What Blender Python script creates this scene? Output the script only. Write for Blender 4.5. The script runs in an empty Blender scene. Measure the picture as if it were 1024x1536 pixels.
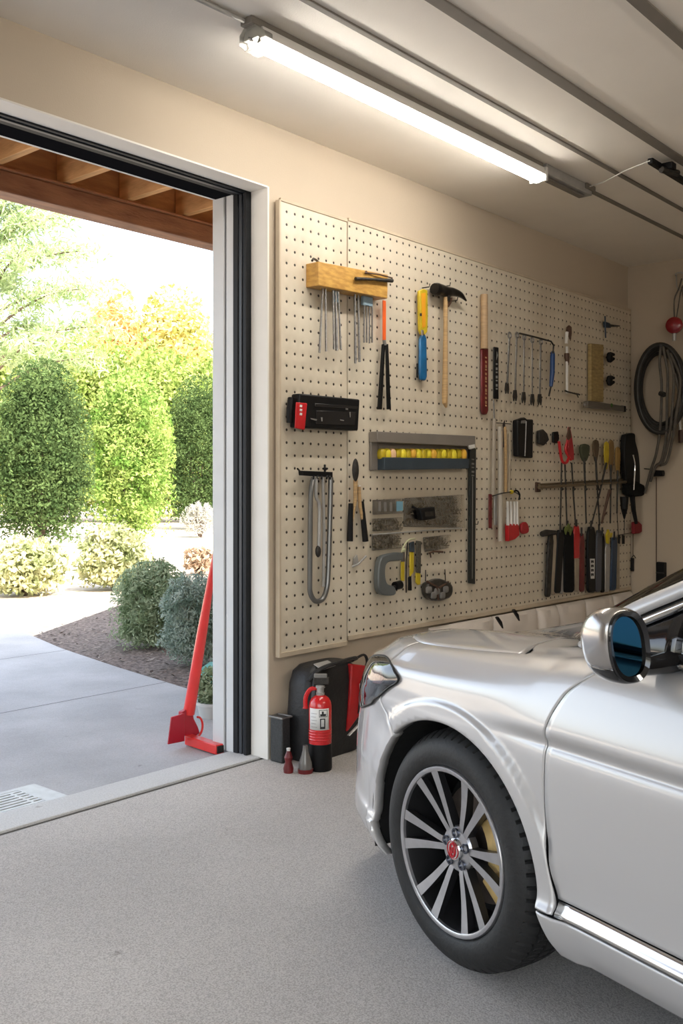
import bpy, bmesh, math, random
import numpy as np
from mathutils import Vector, Matrix
random.seed(7); rng = np.random.default_rng(7)
SC = bpy.context.scene
COL = SC.collection
PI = math.pi

# ---------------------------------------------------------------- camera geometry (metres, +X along the tool wall, +Y towards the garden)
F = 1472.0; EYE = 1.3; CA = math.radians(40.7)
FW = Vector((math.cos(CA), math.sin(CA), 0)); RT = Vector((math.sin(CA), -math.cos(CA), 0))
def ray(px, py):
    return FW + RT*((px-512)/F) + Vector((0, 0, (735-py)/F))
def onY(px, py, Y):
    r = ray(px, py); return r*(Y/r.y) + Vector((0, 0, EYE))
def onX(px, py, X):
    r = ray(px, py); return r*(X/r.x) + Vector((0, 0, EYE))
def onZ(px, py, Z=0):
    r = ray(px, py); return r*((Z-EYE)/r.z) + Vector((0, 0, EYE))
WY = 3.36      # inner face of the tool wall
BF = 3.322     # front face of the pegboards
EX = 7.39      # east wall
CZ = 3.07      # ceiling
WO = (-4.4, 1.8, 2.75)   # west opening: y from, y to, height
def Pw(px, py, off=0.0): return onY(px, py, BF-off)
def Pe(px, py, off=0.0): return onX(px, py, EX-off)

cam = bpy.data.cameras.new('camera'); camo = bpy.data.objects.new('camera', cam); COL.objects.link(camo)
camo.location = (0, 0, EYE); camo.rotation_euler = (PI/2, 0, CA-PI/2)
cam.sensor_fit = 'VERTICAL'; cam.sensor_height = 36; cam.lens = 36*F/1536; cam.shift_y = -33/1536
cam.clip_start = .05; cam.clip_end = 300
SC.camera = camo

# ---------------------------------------------------------------- materials
MATS = {}
def mat(name, col=(.5,.5,.5), rough=.5, metal=0., noise=0., nscale=30., bump=0., bscale=None, coat=0., spec=None, emis=None, estr=0., trans=0., ior=None, detail=4., stretch=None, col2=None, ramp=(.35,.65), alpha=None, coords='Object'):
    if name in MATS: return MATS[name]
    m = bpy.data.materials.new(name); m.use_nodes = True; MATS[name] = m
    nt = m.node_tree; N = nt.nodes; L = nt.links
    b = N['Principled BSDF']
    c = (*col, 1); b.inputs['Base Color'].default_value = c
    b.inputs['Roughness'].default_value = rough; b.inputs['Metallic'].default_value = metal
    if coat: b.inputs['Coat Weight'].default_value = coat; b.inputs['Coat Roughness'].default_value = .03
    if spec is not None: b.inputs['Specular IOR Level'].default_value = spec
    if trans: b.inputs['Transmission Weight'].default_value = trans
    if ior: b.inputs['IOR'].default_value = ior
    if alpha is not None: b.inputs['Alpha'].default_value = alpha
    if emis: b.inputs['Emission Color'].default_value = (*emis, 1); b.inputs['Emission Strength'].default_value = estr
    if noise or col2 or bump:
        tc = N.new('ShaderNodeTexCoord'); mp = N.new('ShaderNodeMapping'); L.new(tc.outputs[coords], mp.inputs[0])
        if stretch: mp.inputs['Scale'].default_value = stretch
        if noise or col2:
            n = N.new('ShaderNodeTexNoise'); n.inputs['Scale'].default_value = nscale; n.inputs['Detail'].default_value = detail
            L.new(mp.outputs[0], n.inputs['Vector'])
            r = N.new('ShaderNodeValToRGB'); L.new(n.outputs['Fac'], r.inputs[0])
            r.color_ramp.elements[0].position = ramp[0]; r.color_ramp.elements[1].position = ramp[1]
            c2 = col2 if col2 else tuple(x*(1-noise) for x in col)
            r.color_ramp.elements[0].color = (*c2, 1); r.color_ramp.elements[1].color = c
            L.new(r.outputs[0], b.inputs['Base Color'])
        if bump:
            n2 = N.new('ShaderNodeTexNoise'); n2.inputs['Scale'].default_value = bscale or nscale; n2.inputs['Detail'].default_value = 3
            L.new(mp.outputs[0], n2.inputs['Vector'])
            bp = N.new('ShaderNodeBump'); bp.inputs['Strength'].default_value = bump; bp.inputs['Distance'].default_value = .01
            L.new(n2.outputs['Fac'], bp.inputs['Height']); L.new(bp.outputs[0], b.inputs['Normal'])
    return m
def glassmat(name, tint, refl=.08, rough=.0, ior=1.5):
    if name in MATS: return MATS[name]
    m = bpy.data.materials.new(name); m.use_nodes = True; MATS[name] = m
    nt = m.node_tree; N = nt.nodes; L = nt.links
    N.remove(N['Principled BSDF'])
    t = N.new('ShaderNodeBsdfTransparent'); t.inputs[0].default_value = (*tint, 1)
    g = N.new('ShaderNodeBsdfGlossy'); g.inputs['Roughness'].default_value = rough; g.inputs[0].default_value = (1,1,1,1)
    fr = N.new('ShaderNodeFresnel'); fr.inputs[0].default_value = ior
    ad = N.new('ShaderNodeMath'); ad.operation = 'ADD'; ad.inputs[1].default_value = refl; ad.use_clamp = True
    mx = N.new('ShaderNodeMixShader')
    L.new(fr.outputs[0], ad.inputs[0]); L.new(ad.outputs[0], mx.inputs[0]); L.new(t.outputs[0], mx.inputs[1]); L.new(g.outputs[0], mx.inputs[2])
    L.new(mx.outputs[0], N['Material Output'].inputs[0])
    return m
def leafmat(name, c1, c2, scale=6., tr=.35):
    if name in MATS: return MATS[name]
    m = bpy.data.materials.new(name); m.use_nodes = True; MATS[name] = m
    nt = m.node_tree; N = nt.nodes; L = nt.links
    N.remove(N['Principled BSDF'])
    tc = N.new('ShaderNodeTexCoord'); n = N.new('ShaderNodeTexNoise'); n.inputs['Scale'].default_value = scale; n.inputs['Detail'].default_value = 6
    L.new(tc.outputs['Object'], n.inputs['Vector'])
    r = N.new('ShaderNodeValToRGB'); r.color_ramp.elements[0].position = .38; r.color_ramp.elements[1].position = .62
    r.color_ramp.elements[0].color = (*c1, 1); r.color_ramp.elements[1].color = (*c2, 1)
    L.new(n.outputs['Fac'], r.inputs[0])
    d = N.new('ShaderNodeBsdfDiffuse'); t = N.new('ShaderNodeBsdfTranslucent'); mx = N.new('ShaderNodeMixShader'); mx.inputs[0].default_value = tr
    L.new(r.outputs[0], d.inputs[0]); L.new(r.outputs[0], t.inputs[0]); L.new(d.outputs[0], mx.inputs[1]); L.new(t.outputs[0], mx.inputs[2])
    L.new(mx.outputs[0], N['Material Output'].inputs[0])
    return m

# ---------------------------------------------------------------- mesh builder
def _frame(d):
    d = Vector(d).normalized(); u = d.orthogonal().normalized() if abs(d.z) > .9 else d.cross(Vector((0,0,1))).normalized()
    return d, u, d.cross(u).normalized()
class MB:
    def __init__(s): s.v = []; s.f = []; s.m = []
    def add(s, vs, fs, m=0):
        b = len(s.v); s.v.extend([Vector(p) for p in vs]); s.f.extend([tuple(i+b for i in f) for f in fs]); s.m.extend([m]*len(fs)); return s
    def box(s, lo, hi, m=0):
        x0,y0,z0 = lo; x1,y1,z1 = hi
        return s.add([(x0,y0,z0),(x1,y0,z0),(x1,y1,z0),(x0,y1,z0),(x0,y0,z1),(x1,y0,z1),(x1,y1,z1),(x0,y1,z1)],
                     [(0,3,2,1),(4,5,6,7),(0,1,5,4),(1,2,6,5),(2,3,7,6),(3,0,4,7)], m)
    def obox(s, c, ax, ay, az, m=0):   # centre + three half-axis vectors
        c, ax, ay, az = map(Vector, (c, ax, ay, az)); vs = [c+i*ax+j*ay+k*az for k in (-1,1) for j in (-1,1) for i in (-1,1)]
        return s.add(vs, [(0,2,3,1),(4,5,7,6),(0,1,5,4),(2,6,7,3),(0,4,6,2),(1,3,7,5)], m)
    def tube(s, pts, r, seg=8, m=0, caps=True, flat=None, closed=False):
        pts = [Vector(p) for p in pts]; n = len(pts); R = r if isinstance(r, (list, tuple)) else [r]*n
        vs = []; u = None
        for i, p in enumerate(pts):
            a = pts[i-1] if (i > 0 or closed) else p; b = pts[(i+1) % n] if (i < n-1 or closed) else p
            d = (b-a).normalized() if (b-a).length > 1e-9 else Vector((0,0,1))
            if u is None: _, u, w = _frame(d)
            else: u = (u-d*u.dot(d)); u = u.normalized() if u.length > 1e-6 else _frame(d)[1]; w = d.cross(u)
            for k in range(seg):
                t = 2*PI*k/seg; vs.append(p+(u*math.cos(t)+w*math.sin(t)*(flat or 1))*R[i])
        fs = []
        for i in range(n if closed else n-1):
            j = (i+1) % n
            for k in range(seg): fs.append((i*seg+k, i*seg+(k+1)%seg, j*seg+(k+1)%seg, j*seg+k))
        if caps and not closed: fs += [tuple(range(seg-1,-1,-1)), tuple((n-1)*seg+k for k in range(seg))]
        return s.add(vs, fs, m)
    def lathe(s, prof, o, axis=(0,0,1), seg=24, m=0, u0=None, cap=True):   # prof: (radius, height)
        d, u, w = _frame(axis); o = Vector(o)
        if u0 is not None: u = Vector(u0).normalized(); w = d.cross(u)
        n = len(prof); vs = []; fs = []
        for r, h in prof:
            for k in range(seg):
                t = 2*PI*k/seg; vs.append(o+d*h+(u*math.cos(t)+w*math.sin(t))*r)
        for i in range(n-1):
            for k in range(seg): fs.append((i*seg+k, i*seg+(k+1)%seg, (i+1)*seg+(k+1)%seg, (i+1)*seg+k))
        if cap and prof[0][0] > 1e-5: fs.append(tuple(range(seg-1,-1,-1)))
        if cap and prof[-1][0] > 1e-5: fs.append(tuple((n-1)*seg+k for k in range(seg)))
        return s.add(vs, fs, m)
    def prism(s, poly, dvec, m=0):     # 3D polygon extruded along dvec
        P = [Vector(p) for p in poly]; d = Vector(dvec); n = len(P)
        fs = [tuple(range(n-1,-1,-1)), tuple(range(n,2*n))]+[(i,(i+1)%n,n+(i+1)%n,n+i) for i in range(n)]
        return s.add(P+[p+d for p in P], fs, m)
    def ball(s, c, r, seg=14, rings=8, m=0, e=1.0):
        if not isinstance(r, (tuple, list)): r = (r,r,r)
        c = Vector(c); vs = []; fs = []
        sg = lambda x: math.copysign(abs(x)**e, x)
        for i in range(rings+1):
            a = PI*i/rings
            for k in range(seg):
                t = 2*PI*k/seg; vs.append(c+Vector((r[0]*sg(math.sin(a))*sg(math.cos(t)), r[1]*sg(math.sin(a))*sg(math.sin(t)), r[2]*sg(math.cos(a)))))
        for i in range(rings):
            for k in range(seg): fs.append((i*seg+k, (i+1)*seg+k, (i+1)*seg+(k+1)%seg, i*seg+(k+1)%seg))
        return s.add(vs, fs, m)
    def grid(s, P, m=0, flip=False):   # P[i][j] points
        P = np.asarray(P, float); a, b = P.shape[:2]
        fs = [(i*b+j, i*b+j+1, (i+1)*b+j+1, (i+1)*b+j) for i in range(a-1) for j in range(b-1)]
        if flip: fs = [f[::-1] for f in fs]
        return s.add(P.reshape(-1, 3).tolist(), fs, m)
    def build(s, name, mats, parent=None, bevel=0, smooth=35, origin=None, solid=0, merge=0, local=False, weld=True):
        if not isinstance(mats, (list, tuple)): mats = [mats]
        if origin is None:
            if parent is not None: origin = Vector((0,0,0)) if local else parent_loc(parent)
            else:
                A = np.array([tuple(p) for p in s.v]); lo = A.min(0); hi = A.max(0); origin = Vector(((lo[0]+hi[0])/2, (lo[1]+hi[1])/2, lo[2]))
        me = bpy.data.meshes.new(name); me.from_pydata([tuple(p-origin) for p in s.v], [], s.f)
        for mm in mats: me.materials.append(mm)
        if len(mats) > 1: me.polygons.foreach_set('material_index', s.m)
        bm = bmesh.new(); bm.from_mesh(me)
        if merge: bmesh.ops.remove_doubles(bm, verts=bm.verts, dist=merge)
        if weld: bmesh.ops.recalc_face_normals(bm, faces=bm.faces)
        bm.to_mesh(me); bm.free()
        if smooth:
            me.polygons.foreach_set('use_smooth', [True]*len(me.polygons)); me.set_sharp_from_angle(angle=math.radians(smooth))
        o = bpy.data.objects.new(name, me); COL.objects.link(o)
        if parent is not None: o.parent = parent
        else: o.location = origin
        if solid:
            md = o.modifiers.new('thickness', 'SOLIDIFY'); md.thickness = solid; md.offset = 0 if solid < 0.0035 else -1
        if bevel:
            md = o.modifiers.new('edge', 'BEVEL'); md.width = bevel; md.segments = 2; md.limit_method = 'ANGLE'; md.angle_limit = math.radians(40)
        return o
def parent_loc(p):
    v = Vector((0,0,0))
    while p is not None: v = v+p.location; p = p.parent
    return v
def tag(o, label, cat, group=None, kind=None):
    if label: o['label'] = label
    if cat: o['category'] = cat
    if group: o['group'] = group
    if kind: o['kind'] = kind
    return o
def thing(name, label, cat, loc=(0,0,0), rz=0, group=None):
    o = bpy.data.objects.new(name, None); COL.objects.link(o); o.location = loc; o.rotation_euler = (0,0,rz); o.empty_display_size = .1
    return tag(o, label, cat, group)
def struct(o, kind='structure', label=None):
    o['kind'] = kind
    if label: o['label'] = label
    return o
def sp(xs, ys):                      # smooth monotone interpolation
    xs = np.array(xs, float); ys = np.array(ys, float)
    if xs[0] > xs[-1]: xs = xs[::-1]; ys = ys[::-1]
    h = np.diff(xs); d = np.diff(ys)/h; m = np.zeros(len(xs)); m[0] = d[0]; m[-1] = d[-1]
    for i in range(1, len(xs)-1):
        if d[i-1]*d[i] > 0:
            w1 = 2*h[i]+h[i-1]; w2 = h[i]+2*h[i-1]; m[i] = (w1+w2)/(w1/d[i-1]+w2/d[i])
    def f(x):
        x = np.clip(np.asarray(x, float), xs[0], xs[-1]); i = np.clip(np.searchsorted(xs, x)-1, 0, len(xs)-2)
        t = (x-xs[i])/h[i]; t2 = t*t; t3 = t2*t
        return (2*t3-3*t2+1)*ys[i]+(t3-2*t2+t)*h[i]*m[i]+(-2*t3+3*t2)*ys[i+1]+(t3-t2)*h[i]*m[i+1]
    return f
def curve3(pts, n=12):               # Catmull-Rom through 3D points
    P = [Vector(p) for p in pts]; P = [P[0]*2-P[1]]+P+[P[-1]*2-P[-2]]; out = []
    for i in range(1, len(P)-2):
        for k in range(n):
            t = k/n; a,b,c,d = P[i-1:i+3]
            out.append(.5*((2*b)+(c-a)*t+(2*a-5*b+4*c-d)*t*t+(3*b-a-3*c+d)*t**3))
    out.append(P[-2]); return out

# shared materials
M = dict(
 steel=mat('brushed_steel', (.36,.355,.35), .34, 1., .3, 60), dsteel=mat('dark_steel', (.055,.05,.045), .5, .5, .4, 40, spec=.3), chrome=mat('chrome', (.8,.8,.8), .08, 1.),
 black=mat('black_plastic', (.006,.006,.0065), .5, 0, .3, 20, spec=.25), rubber=mat('black_rubber', (.009,.009,.009), .8, 0, .3, 40, .2, 120, spec=.15),
 red=mat('red_plastic', (.55,.015,.02), .35, 0, .2, 12), dred=mat('dark_red_paint', (.16,.01,.012), .4, 0, .4, 15), wood=mat('light_wood', (.55,.36,.17), .55, 0, .25, 4, .1, 12, stretch=(3,3,30)),
 yellow=mat('yellow_plastic', (.62,.46,.02), .4, 0, .2, 20), blue=mat('blue_plastic', (.01,.14,.34), .35, 0, .3, 15), orange=mat('orange_plastic', (.85,.13,.02), .4),
 white=mat('white_plastic', (.7,.68,.64), .4), grey=mat('grey_plastic', (.2,.19,.175), .45, 0, .15, 15), lgrey=mat('light_grey_metal', (.45,.44,.42), .4, .4, .15, 15),
 slate=mat('slate_blue_metal', (.045,.065,.085), .45, .2, .2, 10), clear=glassmat('clear_film', (.95,.945,.92), .02, .25), brown=mat('dark_wood', (.1,.05,.03), .6, 0, .3, 10),
 green=mat('green_rubber', (.05,.12,.02), .6, 0, .3, 20), beige=mat('beige_handle', (.4,.33,.24), .6, 0, .2, 10), label=mat('paper_label', (.72,.71,.68), .6), ink=mat('black_ink', (.02,.02,.02), .6),
)
# ================================================================ ROOM
wallm = mat('beige_wall_paint', (.545,.455,.345), .75, 0, .05, 1.5, .08, 220)
ceilm = mat('ceiling_paint', (.88,.82,.73), .85, 0, .05, 2, .12, 160)
revealm = mat('white_reveal_paint', (.80,.77,.71), .6, 0, .04, 6)
def concrete(name, c1, c2, speck, sscale, bump, stain=.25, nsc=1.2):
    m = bpy.data.materials.new(name); m.use_nodes = True; nt = m.node_tree; N = nt.nodes; L = nt.links; b = N['Principled BSDF']
    tc = N.new('ShaderNodeTexCoord')
    n1 = N.new('ShaderNodeTexNoise'); n1.inputs['Scale'].default_value = sscale; n1.inputs['Detail'].default_value = 3; L.new(tc.outputs['Object'], n1.inputs['Vector'])
    r1 = N.new('ShaderNodeValToRGB'); r1.color_ramp.elements[0].position = .36; r1.color_ramp.elements[1].position = .60
    r1.color_ramp.elements[0].color = (*speck, 1); r1.color_ramp.elements[1].color = (*c1, 1); L.new(n1.outputs['Fac'], r1.inputs[0])
    n2 = N.new('ShaderNodeTexNoise'); n2.inputs['Scale'].default_value = nsc; n2.inputs['Detail'].default_value = 8; L.new(tc.outputs['Object'], n2.inputs['Vector'])
    r2 = N.new('ShaderNodeValToRGB'); r2.color_ramp.elements[0].position = .35; r2.color_ramp.elements[1].position = .65; L.new(n2.outputs['Fac'], r2.inputs[0])
    r2.color_ramp.elements[0].color = (1-stain,1-stain,1-stain,1); r2.color_ramp.elements[1].color = (1,1,1,1)
    mx = N.new('ShaderNodeMixRGB'); mx.blend_type = 'MULTIPLY'; mx.inputs[0].default_value = 1; L.new(r1.outputs[0], mx.inputs[1]); L.new(r2.outputs[0], mx.inputs[2])
    # scattered small dark stains
    n3 = N.new('ShaderNodeTexNoise'); n3.inputs['Scale'].default_value = 9; n3.inputs['Detail'].default_value = 5; L.new(tc.outputs['Object'], n3.inputs['Vector'])
    r3 = N.new('ShaderNodeValToRGB'); r3.color_ramp.elements[0].position = .24; r3.color_ramp.elements[1].position = .30; L.new(n3.outputs['Fac'], r3.inputs[0])
    r3.color_ramp.elements[0].color = (.6,.58,.56,1); r3.color_ramp.elements[1].color = (1,1,1,1)
    m2 = N.new('ShaderNodeMixRGB'); m2.blend_type = 'MULTIPLY'; m2.inputs[0].default_value = 1; L.new(mx.outputs[0], m2.inputs[1]); L.new(r3.outputs[0], m2.inputs[2])
    L.new(m2.outputs[0], b.inputs['Base Color']); b.inputs['Roughness'].default_value = .82
    bp = N.new('ShaderNodeBump'); bp.inputs['Strength'].default_value = bump; bp.inputs['Distance'].default_value = .004
    L.new(n1.outputs['Fac'], bp.inputs['Height']); L.new(bp.outputs[0], b.inputs['Normal'])
    return m
floorm = concrete('speckled_garage_concrete', (.57,.54,.505), (0,0,0), (.36,.335,.31), 230, .4, .16)
drivem = concrete('smooth_driveway_concrete', (.46,.46,.47), (0,0,0), (.38,.38,.385), 180, .2, .2, 2.2)
stripm = concrete('pale_threshold_concrete', (.60,.60,.59), (0,0,0), (.5,.5,.49), 160, .2, .12)
x0, x1, y0 = -1.7, EX, -5.2
DX0, DX1, DZ = -.7, 3.362, 2.765     # side doorway
struct(MB().box((x0,y0,-.12),(x1,3.378,0)).build('floor', floorm, smooth=0))
struct(MB().box((x0-.25,y0-.25,CZ),(x1+.25,3.75,CZ+.15)).build('ceiling', ceilm, smooth=0))
w = MB(); w.box((DX1,WY,0),(x1+.2,3.70,CZ)); w.box((x0,WY,0),(DX0,3.70,CZ)); w.box((DX0,WY,DZ),(DX1,3.70,CZ))
struct(w.build('wall_north', wallm, smooth=0))
struct(MB().box((x1,y0,0),(x1+.2,WY,CZ)).build('wall_east', wallm, smooth=0))
w = MB(); SY0, SY1, SZ = WO   # unseen opening to the viewer's left, placed and sized for its daylight
w.box((x0-.2,y0,0),(x0,SY0,CZ)); w.box((x0-.2,SY1,0),(x0,3.70,CZ)); w.box((x0-.2,SY0,SZ),(x0,SY1,CZ))
struct(w.build('wall_west', wallm, smooth=0))
struct(MB().box((x0,y0-.2,0),(x1,y0,CZ)).build('wall_south', wallm, smooth=0))
# white plaster reveal lining the doorway, on the garage side
w = MB(); w.box((DX1-.006,WY-.004,0),(DX1+.004,3.47,DZ)); w.box((DX0,WY-.004,DZ-.006),(DX1-.006,3.47,DZ+.002)); w.box((DX0,WY-.004,0),(DX0+.008,3.47,DZ-.006))
struct(w.build('trim_1', revealm))
# dark steel door frame
def frame_profile(mb, r, dy0, dy1, rt=None, q=.10):    # three sided frame standing r proud of the side reveals and rt of the head
    rt = r if rt is None else rt
    mb.box((DX1-r,dy0,0),(DX1+.02,dy1,DZ-rt)); mb.box((DX0-.02,dy0,DZ-rt),(DX1+.02,dy1,DZ+.02)); mb.box((DX0-.02,dy0,0),(DX0+r,dy1,DZ-rt)); return mb
blackm = mat('black_anodised_frame', (.014,.015,.017), .6, 0, .2, 8, spec=.25); greyf = mat('grey_frame_channel', (.085,.095,.11), .35, .4, .15, 8)
dr = struct(bpy.data.objects.new('door_1', None)); COL.objects.link(dr); dr.location = ((DX0+DX1)/2, 3.5, 0)
frame_profile(MB(), .036, 3.474, 3.492, .012).build('outer_frame', blackm, dr, bevel=.002)
frame_profile(MB(), .022, 3.492, 3.512, .006).build('frame_channel', greyf, dr, bevel=.002)
frame_profile(MB(), .030, 3.512, 3.534, .012).build('middle_frame', mat('charcoal_frame_face', (.045,.05,.058), .4, .2), dr, bevel=.003)
frame_profile(MB(), .036, 3.534, 3.568, .010).build('inner_frame', blackm, dr, bevel=.003)
# pale exterior jamb with a grey groove; the head stays dark
wj = mat('white_exterior_jamb', (.62,.63,.63), .5, 0, .06, 5)
b = MB()
for ya, yb in ((3.568,3.622),(3.638,3.722)): b.box((DX1-.032,ya,0),(DX1+.02,yb,DZ)); b.box((DX0-.02,ya,0),(DX0+.032,yb,DZ))
b.build('exterior_jamb', wj, dr, bevel=.003)
b = MB(); b.box((DX1-.02,3.622,0),(DX1+.02,3.638,DZ)); b.box((DX0-.02,3.622,0),(DX0+.02,3.638,DZ)); b.build('jamb_groove', mat('grey_groove', (.10,.105,.11), .5), dr)
b = MB(); b.box((DX0-.02,3.568,DZ-.004),(DX1-.032,3.70,DZ+.02)); b.build('head_lining', mat('matt_black_lining', (.010,.0105,.012), .95, spec=0.), dr)
b = MB(); b.box((DX0-.02,3.70,DZ-.002),(DX1-.032,3.722,DZ+.05)); b.build('head_drip', wj, dr)
# threshold
struct(MB().box((x0,3.41,-.12),(DX1+.0,3.60,.004)).build('trim_2', stripm, bevel=.004))
struct(MB().box((DX0,3.378,-.12),(DX1,3.41,-.006)).build('trim_3', mat('dark_joint_rubber', (.09,.085,.075), .8), smooth=0))
# ceiling battens
rail = mat('grey_ceiling_batten', (.20,.175,.145), .7, 0, .1, 8)
def batten(n, y, wd, xa=-1.7, xb=EX, h=.008): struct(MB().box((xa,y-wd/2,CZ-h),(xb,y+wd/2,CZ)).build(n, rail, bevel=.002))
batten('trim_4', 2.405, .028); batten('trim_5', 2.05, .055); batten('trim_6', 1.50, .055); batten('trim_7', 2.665, .032, 5.28)
# linear lamp
FY = 2.665; lx0, lx1 = 2.60, 4.74
t = thing('fluorescent_lamp', 'long lit fluorescent batten lamp with clear end cap on the ceiling', 'ceiling lamp', ((lx0+lx1)/2, FY, CZ-.10))
b = MB(); b.box((lx0-.05,FY-.030,CZ-.028),(lx1,FY+.030,CZ)); b.build('mounting_channel', rail, t, bevel=.003)
b = MB(); b.prism([(lx0,FY-.050,CZ-.068),(lx0,FY-.038,CZ-.026),(lx0,FY+.038,CZ-.026),(lx0,FY+.050,CZ-.068)], (lx1-lx0,0,0)); b.build('housing', mat('white_lamp_housing', (.72,.70,.66), .4), t, bevel=.003)
lampm = mat('lamp_diffuser', (.95,.93,.88), .4, emis=(1,.95,.88), estr=22)
b = MB(); b.prism([(lx0+.03,FY+.036*math.cos(a)*1.1,CZ-.068-.036*math.sin(a)) for a in np.linspace(0,PI,13)], (lx1-lx0-.04,0,0)); b.build('diffuser', lampm, t)
cl = mat('clear_end_cap', (.5,.49,.45), .12, trans=.7, ior=1.4)
b = MB(); b.prism([(lx0-.035,FY+.058*math.cos(a+PI/8),CZ-.070+.052*math.sin(a+PI/8)) for a in np.arange(8)*PI/4], (.075,0,0)); ec = b.build('end_cap', cl, t, bevel=.004)
b = MB(); [b.tube([(lx0-.03+.01*k,FY-.02+.012*k,CZ-.09+.006*k),(lx0+.0+.008*k,FY+.02-.01*k,CZ-.06)], .004, 6) for k in range(4)]; b.build('contacts', M['steel'], t)
b = MB(); b.box((lx1-.01,FY-.052,CZ-.10),(lx1+.012,FY+.052,CZ-.024)); b.build('lamp_end_plate', mat('white_lamp_housing'), t, bevel=.004)
t = thing('fill_lamp', 'added fill tube lamp hanging unseen over the middle of garage', 'ceiling lamp', (3.2, -.7, 2.70))  # added lamp outside the view, brightens the right side of the ceiling
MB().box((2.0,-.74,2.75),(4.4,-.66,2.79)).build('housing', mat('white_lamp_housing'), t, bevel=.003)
MB().tube([(2.03,-.7,2.72),(4.37,-.7,2.72)], .028, 16).build('tube', mat('fill_tube_glow', (.95,.93,.88), .4, emis=(1,.93,.83), estr=24), t)
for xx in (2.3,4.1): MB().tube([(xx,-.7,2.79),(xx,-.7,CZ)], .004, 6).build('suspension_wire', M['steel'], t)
# conduit after the lamp
t = thing('conduit_box', 'grey metal conduit box fixed to ceiling just past the lit lamp', 'conduit', ((lx1+5.3)/2, FY, CZ-.06))
b = MB(); b.box((lx1+.012,FY-.042,CZ-.055),(5.29,FY+.042,CZ)); b.build('duct', M['lgrey'], t, bevel=.005)
b = MB(); b.box((lx1+.012,FY-.018,CZ-.07),(5.24,FY+.018,CZ-.055)); b.build('cover_strip', rail, t, bevel=.003)
b = MB(); b.box((5.20,FY-.055,CZ-.03),(5.31,FY+.055,CZ)); b.build('end_flange', rail, t, bevel=.004)
tag(MB().tube([(-1.5,FY+.03,CZ-.008),(2.0,FY+.03,CZ-.008),(2.58,FY+.01,CZ-.012)], .009, 8).build('ceiling_conduit', M['lgrey']), 'thin pale conduit pipe running on ceiling into the lamp clear end', 'pipe')
# pull cord and bracket
t = thing('ceiling_bracket', 'black metal bracket across wide grey ceiling strip holding a cord', 'bracket', (5.2,2.1,CZ-.05))
b = MB(); b.box((4.98,2.125,CZ-.05),(5.52,2.155,CZ-.02)); b.box((5.1,2.07,CZ-.055),(5.16,2.15,CZ-.02)); b.build('bracket_arm', M['black'], t, bevel=.004)
b = MB(); b.tube([(5.08,2.12,CZ-.06),(5.20,2.08,CZ-.06)], .018, 10); b.build('pulley', M['dsteel'], t)
tag(MB().tube([(4.98,2.14,CZ-.035),(5.02,2.3,CZ-.045),(5.14,2.48,CZ-.04),(5.24,2.62,CZ-.015)], .0035, 6).build('pull_cord', M['white']), 'thin white cord strung under ceiling from black bracket to conduit box', 'cord')

# pegboards
def pegmat():
    m = bpy.data.materials.new('cream_pegboard'); m.use_nodes = True; nt = m.node_tree; N = nt.nodes; L = nt.links; b = N['Principled BSDF']
    tc = N.new('ShaderNodeTexCoord'); sx = N.new('ShaderNodeSeparateXYZ'); L.new(tc.outputs['Object'], sx.inputs[0])
    def M_(op, a, b_=None, c=None):
        n = N.new('ShaderNodeMath'); n.operation = op
        for i, q in enumerate((a, b_, c)):
            if q is None: continue
            if isinstance(q, (int, float)): n.inputs[i].default_value = q
            else: L.new(q, n.inputs[i])
        return n.outputs[0]
    fx = M_('SUBTRACT', M_('FRACT', M_('DIVIDE', sx.outputs[0], .058)), .5); fz = M_('SUBTRACT', M_('FRACT', M_('DIVIDE', sx.outputs[2], .0625)), .5)
    dx = M_('MULTIPLY', fx, .058); dz = M_('MULTIPLY', fz, .0625)
    d = M_('SQRT', M_('ADD', M_('MULTIPLY', dx, dx), M_('MULTIPLY', dz, dz)))
    hole = M_('LESS_THAN', d, .0068)
    n = N.new('ShaderNodeTexNoise'); n.inputs['Scale'].default_value = 2.2; n.inputs['Detail'].default_value = 6; L.new(tc.outputs['Object'], n.inputs['Vector'])
    r = N.new('ShaderNodeValToRGB'); r.color_ramp.elements[0].color = (.56,.48,.365,1); r.color_ramp.elements[1].color = (.67,.60,.475,1); r.color_ramp.elements[0].position = .3; r.color_ramp.elements[1].position = .6
    L.new(n.outputs['Fac'], r.inputs[0])
    mx = N.new('ShaderNodeMixRGB'); L.new(hole, mx.inputs[0]); L.new(r.outputs[0], mx.inputs[1]); mx.inputs[2].default_value = (.03,.022,.015,1)
    L.new(mx.outputs[0], b.inputs['Base Color']); b.inputs['Roughness'].default_value = .55
    bp = N.new('ShaderNodeBump'); bp.inputs['Strength'].default_value = .8; bp.inputs['Distance'].default_value = .004
    L.new(M_('SUBTRACT', 1.0, M_('SMOOTH_MIN', M_('DIVIDE', .0085, d), 1.0, .1)), bp.inputs['Height']); L.new(bp.outputs[0], b.inputs['Normal'])
    return m
pegm = pegmat(); edgem = mat('board_edging', (.57,.47,.34), .6, 0, .15, 9)
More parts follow.
